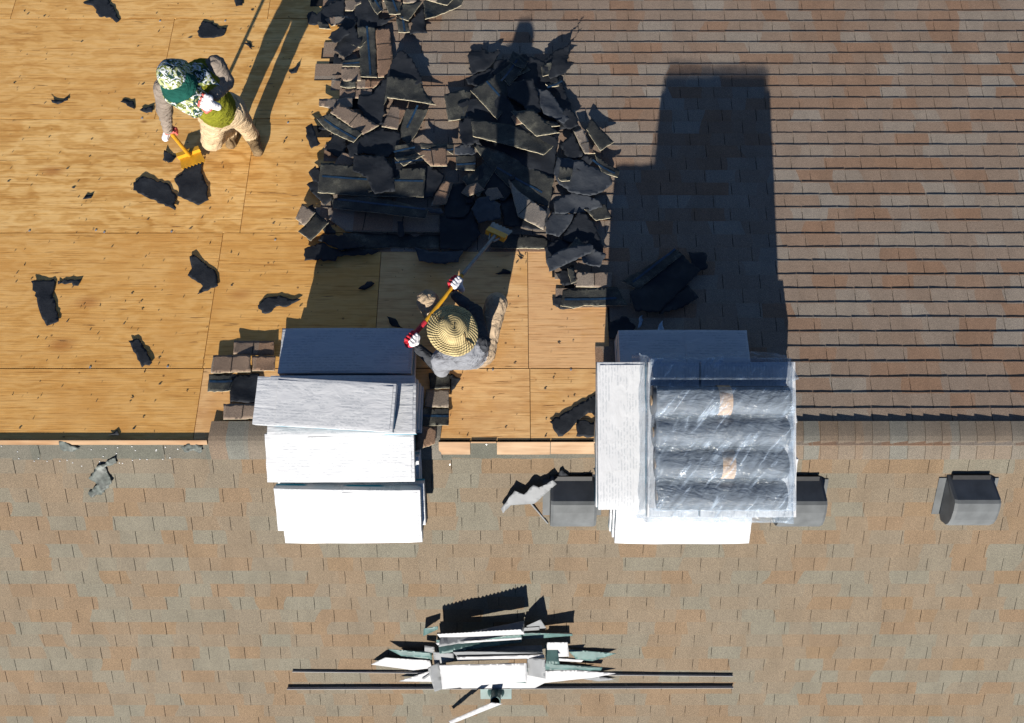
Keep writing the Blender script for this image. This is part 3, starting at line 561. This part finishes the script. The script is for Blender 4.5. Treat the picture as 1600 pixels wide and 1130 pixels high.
# ---------------------------------------------------------------- flashing pile, drip edges, pipe
ZF = zoom(560,910,3.81); GF = 'flashing strips in the pile'
WM = [M_WHITE, M_GREEN, M_WHITE]; GM = [M_GREEN, M_WHITE, M_WHITE]; GYM = [M_GREYM, M_WHITE, M_WHITE]
def flash(pts, lift, mats, tilt=(0,0), fold=0, label='bent white metal flashing strip in the pile on the sunny slope', name='flashing_strip', group=GF, fh=.05):
    seedc[0] += 1
    def zf(x, y, sx, sy):
        z = tilt[0]*x+tilt[1]*y + .002*noise.noise(Vector((x*5, y*5, seedc[0])))
        if fold > 0: z += max(0, (y/sy+.5)-.72)*fh*3.5
        if fold < 0: z += max(0, .28-(y/sy+.5))*fh*3.5
        return z
    if group == GF:
        cx = sum(p[0] for p in pts)/len(pts); cy_ = sum(p[1] for p in pts)/len(pts); ln = max(p[0] for p in pts)-min(p[0] for p in pts)
        label = f"{'long' if ln > 300 else 'short'} {'white' if mats is WM else 'green backed' if mats is GM else 'grey'} flashing {'on the ridge side of' if cy_ < 300 else 'fanning out from' if cx < 430 or cx > 1100 else 'in the middle of'} the metal pile"; group = label
    o, _ = sheet(name, ZF(pts), lift, mats, th=.0015, jag=.0006, cell=.025, seed=seedc[0], zfun=zf); return tag(o, label, 'flashing', group)
flash([(80,470),(165,418),(430,440),(440,495),(330,512)], .02, WM, (0,.2)); flash([(180,365),(440,380),(440,415),(260,410)], .05, GM, (.05,.15)); flash([(250,400),(440,390),(440,440),(300,440)], .03, GM, (0,-.1))
flash([(1105,450),(1450,478),(1440,498),(1110,485)], .05, GM, (0,.1)); flash([(1060,470),(1400,500),(1300,520),(1060,500)], .04, GM, (0,.0)); flash([(1140,405),(1335,405),(1320,425),(1180,428)], .07, WM, (.1,.3)); flash([(1240,385),(1535,405),(1390,460),(1300,455)], .012, GM, (.03,.1))
flash([(245,568),(440,500),(700,520),(1000,505),(1300,500),(1530,520),(1400,545),(1110,578),(1050,610),(620,612),(540,575)], .035, WM, (0,.04), label='widest white metal sheet at the foot of the flashing pile', group=None)
flash([(1250,552),(1330,535),(1470,555),(1530,568),(1430,578)], .02, GYM); flash([(380,548),(440,508),(440,520),(395,552)], .05, GYM)
flash([(495,262),(988,205),(985,245),(490,292)], .05, GYM, (0,-.9)); flash([(485,305),(972,262),(972,300),(495,340)], .06, GM, (0,-.8)); flash([(985,215),(1075,205),(1075,235),(980,245)], .09, GYM, (0,.4)); flash([(590,345),(1090,335),(1095,362),(600,375)], .08, GYM, (0,-.8)); flash([(1110,330),(1180,335),(1190,400),(1110,400)], .08, GM, (0,-.7))
flash([(470,285),(970,245),(975,290),(600,330),(480,335)], .09, GM, (0,.25)); flash([(470,285),(970,243),(970,258),(480,302)], .14, WM, (0,.3)); flash([(975,250),(1265,228),(1270,270),(980,300)], .08, GM, (0,.3), 1)
flash([(1000,200),(1080,138),(1120,240),(1000,235)], .08, GYM, (0,.5)); flash([(480,215)]+[(480+485*i/44, 215-77*i/44-(7 if i % 2 else 0)) for i in range(1,44)]+[(965,138),(990,215),(495,275)], .11, WM, (0,.75), label='uppermost tilted white flashing of the pile casting a saw toothed shadow', group=None)
flash([(395,235),(480,215),(480,240),(390,295)], .05, GM, (0,.3)); flash([(1120,300),(1240,298),(1250,395),(1110,400)], .09, WM, (0,.15)); flash([(400,335),(460,345),(455,380),(400,370)], .08, GYM)
flash([(570,332),(1085,308),(1095,352),(600,382)], .13, GYM, (0,.35), 1); flash([(590,362),(1100,345),(1105,372),(600,392)], .15, WM, (0,.2)); flash([(455,345),(575,345),(575,400),(460,425)], .12, GYM, (.1,.1))
flash([(1000,372),(1106,352),(1108,465),(1004,472)], .15, GYM, (.35,0)); flash([(425,420),(490,400),(512,560),(465,566)], .14, GYM, (-.3,0)); flash([(600,520),(500,540),(465,566),(520,560)], .10, GYM)
flash([(494,395),(1000,385),(1001,495),(700,520),(510,541)], .18, WM, (0,.03), label='bright white rectangular flashing on top of the pile', group=None); flash([(1000,470),(1060,470),(1050,500),(1000,500)], .06, GM)
flash([(720,517),(915,505),(1002,560),(830,552)], .075, GM, (.0,.1), label='olive backed flashing corner peeking out of the wide white sheet', group=None)
flash([(543,770),(800,590),(862,585),(820,612),(556,787)], .10, WM, (.25,.1), label='narrow white flashing leg sticking out over the vent pipe', group=None)
def drip(a, b, label, hh=.014):                                   # long L profile lying on its edge
    A, B = P(*a, .0), P(*b, .0); d = (B-A).normalized(); ex, ey, n = frame(-1); y = n.cross(d); c = (A+B)/2; L = (B-A).length/2
    e = empty('drip_edge', c, label, 'drip edge', 'long drip edges'); 
    child(mesh('face', obox(c+n*(.0135+hh), d*L, y*.0012, n*hh), BOXF, M_WHITE), e); child(mesh('leg', obox(c+n*.0135-y*.0065, d*L, y*.005, n*.0012), BOXF, M_WHITE), e)
drip((450,1072), (1144,1070), 'long white drip edge strip lying nearest the vent pipe'); drip((458,1046), (1144,1053), 'long white drip edge strip passing under the pile on its ridge side', .009)
pb = P(775, 1080); pe = empty('vent_pipe', pb, 'dark plumbing vent pipe with a square flange below the flashing pile', 'vent pipe'); ex, ey, n = frame(-1)
child(mesh('flange', obox(pb+n*.012-ey*.0, ex*.135, ey*.075, n*.0015), BOXF, M_GREEN), pe)
def tube(name, a, b, ro, ri, m, mi_, seg=24):
    V, Fc, mm = [], [], []; d = (b-a).normalized(); x = d.orthogonal().normalized(); y = d.cross(x)
    for p, r in ((a, ro), (b, ro), (b, ri), (a+(b-a)*.05, ri)): V += [p+x*r*math.cos(6.2832*i/seg)+y*r*math.sin(6.2832*i/seg) for i in range(seg)]
    for j in range(3):
        for i in range(seg): Fc.append((j*seg+i, j*seg+(i+1) % seg, (j+1)*seg+(i+1) % seg, (j+1)*seg+i)); mm.append(1 if j == 2 else 0)
    Fc.append(tuple(range(3*seg, 4*seg))); mm.append(1)
    return mesh(name, V, Fc, [m, mi_], None, mm)
child(tube('pipe', pb+Vector((0,0,-.02)), pb+Vector((0,0,.20)), .044, .036, M_GREEN, M_VENTD), pe); child(rod('collar', pb+n*.012, pb+n*.06, .075, .05, M_GREEN, 20), pe)

# ---------------------------------------------------------------- people: smooth-union bodies meshed with surface nets
def nets(caps, res, kk, fold=0.0, seed=0):
    pts = np.array([list(c[0]) for c in caps]+[list(c[1]) for c in caps]); rm = max(max(c[2], c[3]) for c in caps)+.04
    lo = pts.min(0)-rm; nn = np.ceil((pts.max(0)+rm-lo)/res).astype(int)+1
    g = np.stack(np.meshgrid(*[lo[i]+res*np.arange(nn[i]) for i in range(3)], indexing='ij'), -1).astype(np.float32)
    f = None
    def cd(c, X):
        a = np.array(c[0], np.float32); ab = np.array(c[1], np.float32)-a; L2 = float(ab@ab)+1e-9
        t = np.clip(((X-a)@ab)/L2, 0, 1); return np.linalg.norm(X-a-t[..., None]*ab, axis=-1)-(c[2]+(c[3]-c[2])*t)
    for c in caps:
        d = cd(c, g)
        if f is None: f = d
        else: h = np.clip(.5+.5*(f-d)/kk, 0, 1); f = f*(1-h)+d*h-kk*h*(1-h)
    if fold: f = f + fold*np.sin(g[..., 2]*70+8*np.sin(g[..., 0]*17+seed)+6*np.sin(g[..., 1]*21))*np.sin(g[..., 0]*31+g[..., 1]*27+seed)
    ins = f < 0; sh = tuple(n-1 for n in f.shape); cnt = np.zeros(sh, int); acc = np.zeros(sh+(3,), np.float32); num = np.zeros(sh, np.float32)
    def cn(A, o): return A[o[0]:o[0]+sh[0], o[1]:o[1]+sh[1], o[2]:o[2]+sh[2]]
    cor = [(i,j,k_) for i in (0,1) for j in (0,1) for k_ in (0,1)]
    for o in cor: cnt += cn(ins, o)
    for o in cor:
        for ax in range(3):
            if o[ax]: continue
            q = list(o); q[ax] = 1; a, b = cn(f, o), cn(f, q); m = cn(ins, o) != cn(ins, q); t = np.where(m, a/np.where(m, a-b, 1), 0)
            for i in range(3): acc[..., i] += np.where(m, o[i]+(t if i == ax else 0), 0)
            num += m
    act = (cnt > 0) & (cnt < 8); idx = -np.ones(sh, int); idx[act] = np.arange(act.sum()); ci = np.argwhere(act)
    V = lo+res*(ci+acc[act]/num[act][:, None]); Q = []
    for ax in range(3):
        o1, o2 = (ax+1) % 3, (ax+2) % 3; A = [slice(1,-1)]*3; B = [slice(1,-1)]*3; A[ax] = slice(0,-1); B[ax] = slice(1,None)
        s0, s1 = ins[tuple(A)], ins[tuple(B)]
        e = np.argwhere(s0 != s1); fl = s0[tuple(e.T)]; e = e+1; e[:, ax] -= 1
        def I(d1, d2): q = e.copy(); q[:, o1] -= d1; q[:, o2] -= d2; return idx[tuple(q.T)]
        q4 = np.stack([I(1,1), I(0,1), I(0,0), I(1,0)], 1); q4[~fl] = q4[~fl][:, ::-1]; Q.append(q4)
    Q = np.concatenate(Q); cen = V[Q].mean(1).astype(np.float32); D = np.stack([cd(c, cen) for c in caps], 1); mi = np.array([c[4] for c in caps])[D.argmin(1)]
    return V, Q, mi
def body(name, caps, mats, root, res=.011, kk=.035, fold=.0, seed=0):
    V, Q, mi = nets(caps, res, kk, fold, seed); o = mesh(name, V.tolist(), [tuple(map(int, q)) for q in Q], mats, None, [int(x) for x in mi], smooth=True); return child(o, root)
def cloth(name, c, amt=.25, sc=9):
    g = G(name, .92, .1); p = g.pos(); n = g.noise(p, sc, 4); fo = g.noise(g.scale(p, (1, 1, 2.6)), 13, 2, .5, 1.2)
    g.base(g.mix(1.0, c, g.ramp(n, [(.3, (1-amt,)*3), (.7, (1+amt,)*3)]), 'MULTIPLY')); g.bump(fo, .8, .03); return g.m
M_SHIRT = cloth('grey_shirt', (.17,.175,.19)); M_SLEEVE = cloth('taupe_sleeve', (.17,.14,.115)); M_KHAKI = cloth('khaki', (.40,.30,.185)); M_VEST = cloth('olive_vest', (.135,.135,.012)); M_GREYP = cloth('tan_trousers', (.30,.225,.15)); M_SHIRT_SHADE = cloth('shaded_grey_sleeve', (.035,.037,.042))  # crouching worker's dark sleeves: grey shirt with shade put into the colour
M_SKIN = plain('skin', (.34,.18,.11), .5, .4); M_GW = cloth('white_glove', (.52,.51,.52), .1); M_GR = cloth('red_palm', (.50,.035,.05), .15); M_GP = cloth('pink_palm', (.58,.12,.10), .15); M_BOOT = cloth('boot', (.14,.095,.05)); M_SOLE = plain('sole', (.30,.24,.16), .8)
def camo_mat():
    g = G('camouflage_cloth', .9, .1); p = g.pos(); n = g.noise(p, 17, 2, .5, 1.4); q = g.noise(g.scale(p, (1,1.3,.8)), 24, 2, .5, 2.0)
    c = g.ramp(n, [(.38, (.012,.035,.03)), (.47, (.09,.11,.03)), (.55, (.30,.32,.16))], 'CONSTANT'); c = g.mix(g.math('GREATER_THAN', q, .55), c, (.44,.46,.48)); g.base(c); return g.m
M_CAMO = camo_mat(); M_BILL = cloth('green_bill', (.008,.055,.042), .2)
def straw_mat():
    g = G('straw', .8, .2); o = g.obj(); sx = g.node('ShaderNodeSeparateXYZ'); g.put(sx.inputs[0], o)
    rad = g.math('SQRT', g.math('ADD', g.math('MULTIPLY', sx.outputs[0], sx.outputs[0]), g.math('MULTIPLY', sx.outputs[1], sx.outputs[1])))
    nz = g.noise(o, 30, 3); ring = g.math('SINE', g.math('ADD', g.math('MULTIPLY', rad, 430.0), g.math('MULTIPLY', nz, 3.0))); ang = g.math('ARCTAN2', sx.outputs[1], sx.outputs[0]); wv = g.math('SINE', g.math('ADD', g.math('MULTIPLY', ang, 46.0), g.math('MULTIPLY', rad, 200.0)))
    h = g.math('ADD', g.math('MULTIPLY', ring, .5), g.math('MULTIPLY', wv, .5)); n = g.noise(o, 14, 3)
    c = g.mix(g.math('ADD', g.math('MULTIPLY', h, .3), .5), (.31,.24,.11), (.47,.375,.19)); g.base(g.mix(1.0, c, g.ramp(n, [(.3, (.62,)*3), (.7, (1.2,)*3)]), 'MULTIPLY')); g.bump(h, .7, .007); return g.m
M_STRAW = straw_mat()
def hand(c, along, back, sc, grip, root, mpalm, name='glove', mirror=1):
    # palm + four curled fingers round a shaft that runs along 'along'; 'back' points out of the back of the hand
    a = along.normalized(); b = (back-a*back.dot(a)).normalized(); s = a.cross(b)*mirror; r = .0095*sc; caps = []
    caps.append((c+b*.028-a*.028*sc, c+b*.028+a*.028*sc, .020*sc, .020*sc, 0)); caps.append((c+b*.028-s*.02, c+b*.02-s*.055*sc, .025*sc, .023*sc, 0))
    for i, L in enumerate((.9, 1.0, .95, .8)):
        o = a*(-.033+.022*i)*sc; p0 = c+o+b*.030+s*.012; p1 = c+o+b*.020+s*.036*L*sc; p2 = c+o-b*.014*grip+s*.040*L*sc; p3 = c+o-b*.027*grip+s*.014*sc
        caps += [(p0, p1, r*1.1, r, 0), (p1, p2, r, r*.95, 1), (p2, p3, r*.95, r*.85, 1)]
    t0 = c-a*.030*sc+b*.018-s*.022*sc; t1 = c-a*.052*sc-b*.004-s*.012*sc; t2 = c-a*.045*sc-b*.026+s*.008*sc; caps += [(t0, t1, .0125*sc, .0115*sc, 1), (t1, t2, .0115*sc, .009*sc, 1)]
    return body(name, caps, [M_GW, mpalm], root, .0045, .008)
# --- standing worker with camouflage hood
base1 = P(372, 205); p1 = empty('person', base1, 'standing person in camouflage hood, olive vest and khaki trousers holding a short yellow scraper', 'person')
Rh, Rk, Ra = W(334,182,-.08), W(331,220,-.47), W(361,199,-.88); Lh, Lk, La = W(362,170,-.10), W(378,190,-.48), W(391,209,-.84)
pel, wai, che, nek, hea = W(347,176,-.06), W(334,163,.12), W(312,138,.32), W(288,126,.44), W(275,124,.56)
Rs, Re, Rw = W(256,139,.37), W(257,172,.10), W(262,203,-.10); Ls, Le, Lw = W(338,102,.36), W(353,127,.23), W(335,150,.38)
Rt, Lt = Ra+Vector((.0,-.15,-.035)), La+Vector((.06,-.15,-.035))
def drop(p, h=.045): return Vector((p.x, p.y, -SL*p.y+h))
Ra_f, La_f = drop(Ra,.06), drop(La,.06)
body('body', [(Lh, Lk, .105, .078, 0), (Lk, La, .075, .062, 0), (Rh, Rk, .105, .080, 0), (Rk, Ra, .076, .062, 0), (pel-Vector((.05,.02,0)), pel+Vector((.05,.02,0)), .13, .13, 0),
  (pel+Vector((0,0,.10)), wai, .135, .135, 1), (wai, che, .14, .15, 1), (Rs*.72+Ls*.28-Vector((0,0,.04)), Rs*.28+Ls*.72-Vector((0,0,.04)), .105, .105, 1),
  (Rs, Re, .068, .052, 2), (Re, Rw, .052, .036, 2), (Ls, Le, .068, .054, 2), (Le, Lw, .052, .038, 2), (nek, hea, .06, .07, 3), (hea, hea+Vector((.02,-.05,-.05)), .085, .06, 3),
  (Ra_f, drop(Rt,.04), .055, .045, 4), (La_f, drop(Lt,.04), .058, .048, 4), (Ra, Ra_f, .058, .058, 4), (La, La_f, .058, .058, 4)], [M_KHAKI, M_VEST, M_SLEEVE, M_SKIN, M_BOOT], p1, .010, .03, .0042)
fw = Vector((.42,-.9,0)).normalized(); sdv = Vector((.9,.42,0))
hood = [(hea+Vector((0,0,.02)), hea+Vector((0,0,.05)), .108, .100, 0), (hea-fw*.05, nek-fw*.07, .09, .085, 0), (hea+fw*.055-Vector((0,0,.06)), che+fw*.11+Vector((0,0,.04)), .07, .075, 0), (nek-sdv*.10-Vector((0,0,.01)), nek+sdv*.11-Vector((0,0,.0)), .075, .075, 0), (nek+sdv*.10+fw*.02, Ls*.6+che*.4+fw*.09, .06, .04, 0), (nek-sdv*.12+fw*.06, che+fw*.13-sdv*.1, .06, .05, 0)]
body('hood', hood, [M_CAMO], p1, .009, .035, .003, 3)
def bill(c, f, s, root):
    V, Fc = [], []; 
    for j in range(5):
        for i in range(13):
            a = -1.35+2.7*i/12; r_ = .085+.075*j/4*(math.cos(a)**.6 if math.cos(a) > 0 else 0); V.append(c+f*math.cos(a)*r_*1.05+s*math.sin(a)*r_*1.1+Vector((0,0,.03-.05*(j/4)**1.5-.03*abs(math.sin(a))*j/4)))
    n = len(V); V += [v-Vector((0,0,.006)) for v in V]
    for j in range(4):
        for i in range(12): q = j*13+i; Fc += [(q, q+1, q+14, q+13), (n+q+13, n+q+14, n+q+1, n+q)]
    for i in range(12): q = 52+i; Fc.append((q, q+1, n+q+1, n+q))
    child(mesh('cap_bill', V, Fc, M_BILL, smooth=True), root)
bill(hea+Vector((0,0,.045)), fw, sdv, p1)
tdir1 = (P(296,243,.04)-W(258,206,-.06)).normalized()
hand(Rw+Vector((0,0,-.05))+tdir1*.03, tdir1, Vector((-.5,.3,.5)), 1.12, 1, p1, M_GP)
hand(W(324,160,.42), Vector((.35,.75,.2)), Vector((.45,-.5,.7)), 1.2, .3, p1, M_GP, mirror=-1)
hc = Rw+Vector((0,0,-.05))+tdir1*.03
t1 = empty('scraper', P(296,243), 'short yellow shingle scraper held by the standing person', 'scraper')
bl = P(296,243,.05); child(rod('shaft', hc-tdir1*.12, bl, .016, .016, M_YEL), t1); dv = tdir1; sv = Vector((1,.5,0)).normalized()
def blade(root, tip, d, s, w, L, m, teeth=7):
    nn = d.cross(s).normalized(); V, Fc = [], []; th = .003
    for k_ in range(teeth*2+1):
        x = -w+2*w*k_/(teeth*2); e = L if k_ % 2 else L-.018
        for z in (th, -th): V += [tip+s*x*.8+nn*z, tip+s*x+d*e+nn*z]
    for k_ in range(teeth*2): a = 4*k_; Fc += [(a, a+1, a+5, a+4), (a+2, a+6, a+7, a+3), (a+1, a+3, a+7, a+5), (a, a+4, a+6, a+2)]
    return child(mesh('blade', V, Fc, m), root)
bdir = Vector((.35,-.85,-.02)); bdir = (bdir-Vector((0,ST,CT))*bdir.dot(Vector((0,ST,CT)))).normalized(); bs = bdir.cross(Vector((0,ST,CT))).normalized()
blade(t1, bl-bdir*.06-Vector((0,0,.02)), bdir, bs, .105, .17, M_YEL); child(mesh('foot_plate', obox(bl-bdir*.03, bs*.10, bdir*.02, Vector((0,ST,CT))*.022), BOXF, M_YEL), t1)
# --- crouching worker in straw hat
base2 = P(725, 520); p2 = empty('person', base2, 'crouching person in a straw hat and grey shirt working a long yellow scraper', 'person')
hd2 = W(709,516,.52); sh2 = W(724,545,.36); Ls2, Rs2 = W(688,562,.36), W(752,536,.34); Le2, Lw2 = W(690,577,.12), W(655,546,.20); Re2, Rw2 = W(742,488,.12), W(712,462,.06)
pv2 = W(735,548,-.02); Lk2, La2 = W(668,470,.02), P(686,520,.09); Rk2, Ra2 = W(776,474,.02), P(752,524,.09)
body('body', [(pv2+Vector((-.06,0,0)), pv2+Vector((.06,0,0)), .13, .13, 1), (pv2, sh2-Vector((0,0,.06)), .14, .15, 0), (Ls2*.75+Rs2*.25-Vector((0,0,.03)), Ls2*.25+Rs2*.75-Vector((0,0,.03)), .105, .105, 0),
  (Ls2, Le2, .068, .054, 0), (Le2, Lw2, .052, .038, 4), (Rs2, Re2, .068, .054, 4), (Re2, Rw2, .052, .038, 4), (sh2, hd2, .065, .075, 2), (hd2, hd2+Vector((-.02,.05,-.05)), .09, .07, 2),
  (pv2+Vector((-.09,0,-.01)), Lk2, .10, .078, 1), (Lk2, La2, .075, .058, 1), (pv2+Vector((.09,0,-.01)), Rk2, .10, .078, 1), (Rk2, Ra2, .075, .058, 1), (La2, drop(La2+Vector((-.03,.17,0)),.045), .052, .042, 3), (Ra2, drop(Ra2+Vector((.03,.17,0)),.045), .052, .042, 3), (La2, drop(La2,.05), .054, .05, 3), (Ra2, drop(Ra2,.05), .054, .05, 3)], [M_SHIRT, M_GREYP, M_SKIN, M_BOOT, M_SHIRT_SHADE], p2, .010, .03, .0042, 4)
def hat(c, root):
    V, Fc = [], []; prof = [(0, .128), (.03, .127), (.06, .119), (.082, .10), (.092, .06), (.098, .018), (.106, .004), (.125, -.002), (.145, -.008), (.162, -.016), (.168, -.021)]; ns = 72
    for j, (r_, z) in enumerate(prof):
        for i in range(ns):
            a = 6.2832*i/ns; r_ = r_ + (.006*noise.noise(Vector((i*.9, 3, 1))) if j == len(prof)-1 else 0); wob = .008*noise.noise(Vector((math.cos(a)*2, math.sin(a)*2, r_*20)))*max(0, r_-.08)/.07 + .012*math.sin(2*a+.6)*max(0, r_-.1)/.07 + .0035*math.sin(7*a)*max(0, r_-.1)/.07; V.append(Vector((r_*1.02*math.cos(a), r_*1.1*math.sin(a), z+wob-(.018*math.exp(-((r_*math.cos(a))/.03)**2) if z > .1 else 0))))
    for j in range(len(prof)-1):
        for i in range(ns): q, q2 = j*ns+i, j*ns+(i+1) % ns; Fc.append((q, q+ns, q2+ns, q2))
    o = mesh('straw_hat', V, Fc, M_STRAW, None, smooth=True); o.matrix_world = Matrix.Translation(c) @ Matrix.Rotation(R(-14), 4, 'X') @ Matrix.Rotation(R(8), 4, 'Y') @ Matrix.Rotation(R(30), 4, 'Z')
    sm = o.modifiers.new('thick', 'SOLIDIFY'); sm.thickness = .004; mw = o.matrix_world.copy(); o.parent = root; o.matrix_parent_inverse = root.matrix_basis.inverted(); o.matrix_basis = mw
    cm = cloth('cord', (.10,.065,.03)); 
    for a in (2.0, 5.1):
        pts = [mw @ Vector((r_*1.02*math.cos(a), r_*1.1*math.sin(a), z+.006)) for r_, z in prof[3:]]
        V, Fc = [], []; s = Vector((-math.sin(a), math.cos(a), 0))*.004
        for p in pts: V += [p-s, p+s, p+s+Vector((0,0,.004)), p-s+Vector((0,0,.004))]
        for j in range(len(pts)-1):
            for q in range(4): Fc.append((4*j+q, 4*j+(q+1) % 4, 4*j+4+(q+1) % 4, 4*j+4+q))
        cd_ = mesh('hat_cord', V, Fc, cm); cd_.parent = o; cd_.matrix_parent_inverse = (root.matrix_basis @ root.matrix_basis.inverted() @ mw).inverted()
hat(hd2+Vector((0,0,.085)), p2)
ga, gb = W(640,528,.22), W(712,443,.03); td = (gb-ga).normalized()
gh = W(648,520,.215); hand(W(644,530,.22), td, Vector((.1,-.75,.5)), 1.12, 1, p2, M_GR, mirror=-1); hand(gb-td*.0, td, Vector((.5,-.3,.7)), 1.12, 1, p2, M_GR, mirror=-1)
t2 = empty('scraper', P(775,368), 'long yellow handled scraper with steel blade gripped by the crouching person', 'scraper')
mid = W(722,430,.01); child(rod('grip', W(634,538,.235), W(664,503,.155), .019, .019, M_RED), t2); child(rod('handle', W(664,503,.155), mid, .0165, .0165, M_YEL), t2)
foot = P(774,368,.20); child(rod('shaft', mid, foot, .016, .016, M_STEEL), t2)
d2 = (foot-mid).normalized(); s2 = d2.cross(Vector((0,ST,CT))).normalized(); blade(t2, foot, d2, s2, .095, .15, M_STEEL, 6)
child(mesh('foot_plate', obox(foot+d2*.02, s2*.085, d2*.03, s2.cross(d2)*.022), BOXF, M_YEL), t2); child(rod('brace', foot-d2*.08+s2*.02, foot+d2*.1+s2*.08, .008, .008, M_STEEL), t2); child(rod('brace', foot-d2*.08-s2*.02, foot+d2*.1-s2*.08, .008, .008, M_STEEL), t2)

# ---------------------------------------------------------------- litter: chips and nails too small to count
V, Fc = [], []; r = random.Random(11)
for i in range(420):
    u, v = r.uniform(5, 950), r.uniform(5, 690)
    if u > 540 and v < 390: continue
    c = P(u, v, .002); ex, ey, n = frame(1); a = r.gauss(0, .5) if r.random() < .7 else r.uniform(0, 3); L = abs(r.gauss(0, .007))+.003; b = r.uniform(.15,.5)*L
    x = ex*math.cos(a)+ey*math.sin(a); y = n.cross(x); k0 = len(V); V += [c-x*L, c-y*b, c+x*L*.9+n*.004, c+y*b, c+n*.005]; Fc += [(k0, k0+1, k0+4), (k0+1, k0+2, k0+4), (k0+2, k0+3, k0+4), (k0+3, k0, k0+4)]
for X in [-4.9+.41*i for i in range(15)]:
    for j in range(40):
        t = .06+j*.145+r.gauss(0,.02); c = up(X+r.gauss(0,.012), t, .002, 1)
        if shingled(c.x, t) or t > 5.2 or r.random() < .35 or c.x > .9: continue
        q = r.uniform(.003,.006); k0 = len(V); ex, ey, n = frame(1); V += [c-ex*q, c-ey*q*.7, c+ex*q, c+ey*q*.7, c+n*.002]; Fc += [(k0, k0+1, k0+4), (k0+1, k0+2, k0+4), (k0+2, k0+3, k0+4), (k0+3, k0, k0+4)]
o = mesh('felt_crumbs', V, Fc, M_FELT); o['kind'] = 'stuff'; tag(o, 'tiny black roofing crumbs strewn over the bare plywood', 'crumbs')
V, Fc = [], []
def nail(c, n_, r_):
    x = n_.orthogonal().normalized(); y = n_.cross(x); k0 = len(V)
    for z in (0, .003): V.extend([c+x*r_*math.cos(i*1.0472)+y*r_*math.sin(i*1.0472)+n_*z for i in range(6)])
    Fc.append(tuple(range(k0+6, k0+12))); Fc.extend([(k0+i, k0+(i+1) % 6, k0+6+(i+1) % 6, k0+6+i) for i in range(6)])
for i in range(42): u = r.choice([r.uniform(0, 325)]*6+[r.uniform(690, 935)]); nail(P(u, r.choice([701, 721])+r.gauss(0, 3), .006), frame(-1)[2], .0042)
for u, v in ((46,361),(163,363),(268,362),(141,574),(262,573),(250,33),(352,33),(450,192),(222,185),(770,578),(892,578),(150,360),(430,375)): nail(P(u, v, .001), frame(1)[2], .009)
o = mesh('nail_heads', V, Fc, M_NAIL); o['kind'] = 'stuff'; tag(o, 'small bright nail heads left along seams and ridge', 'nails')
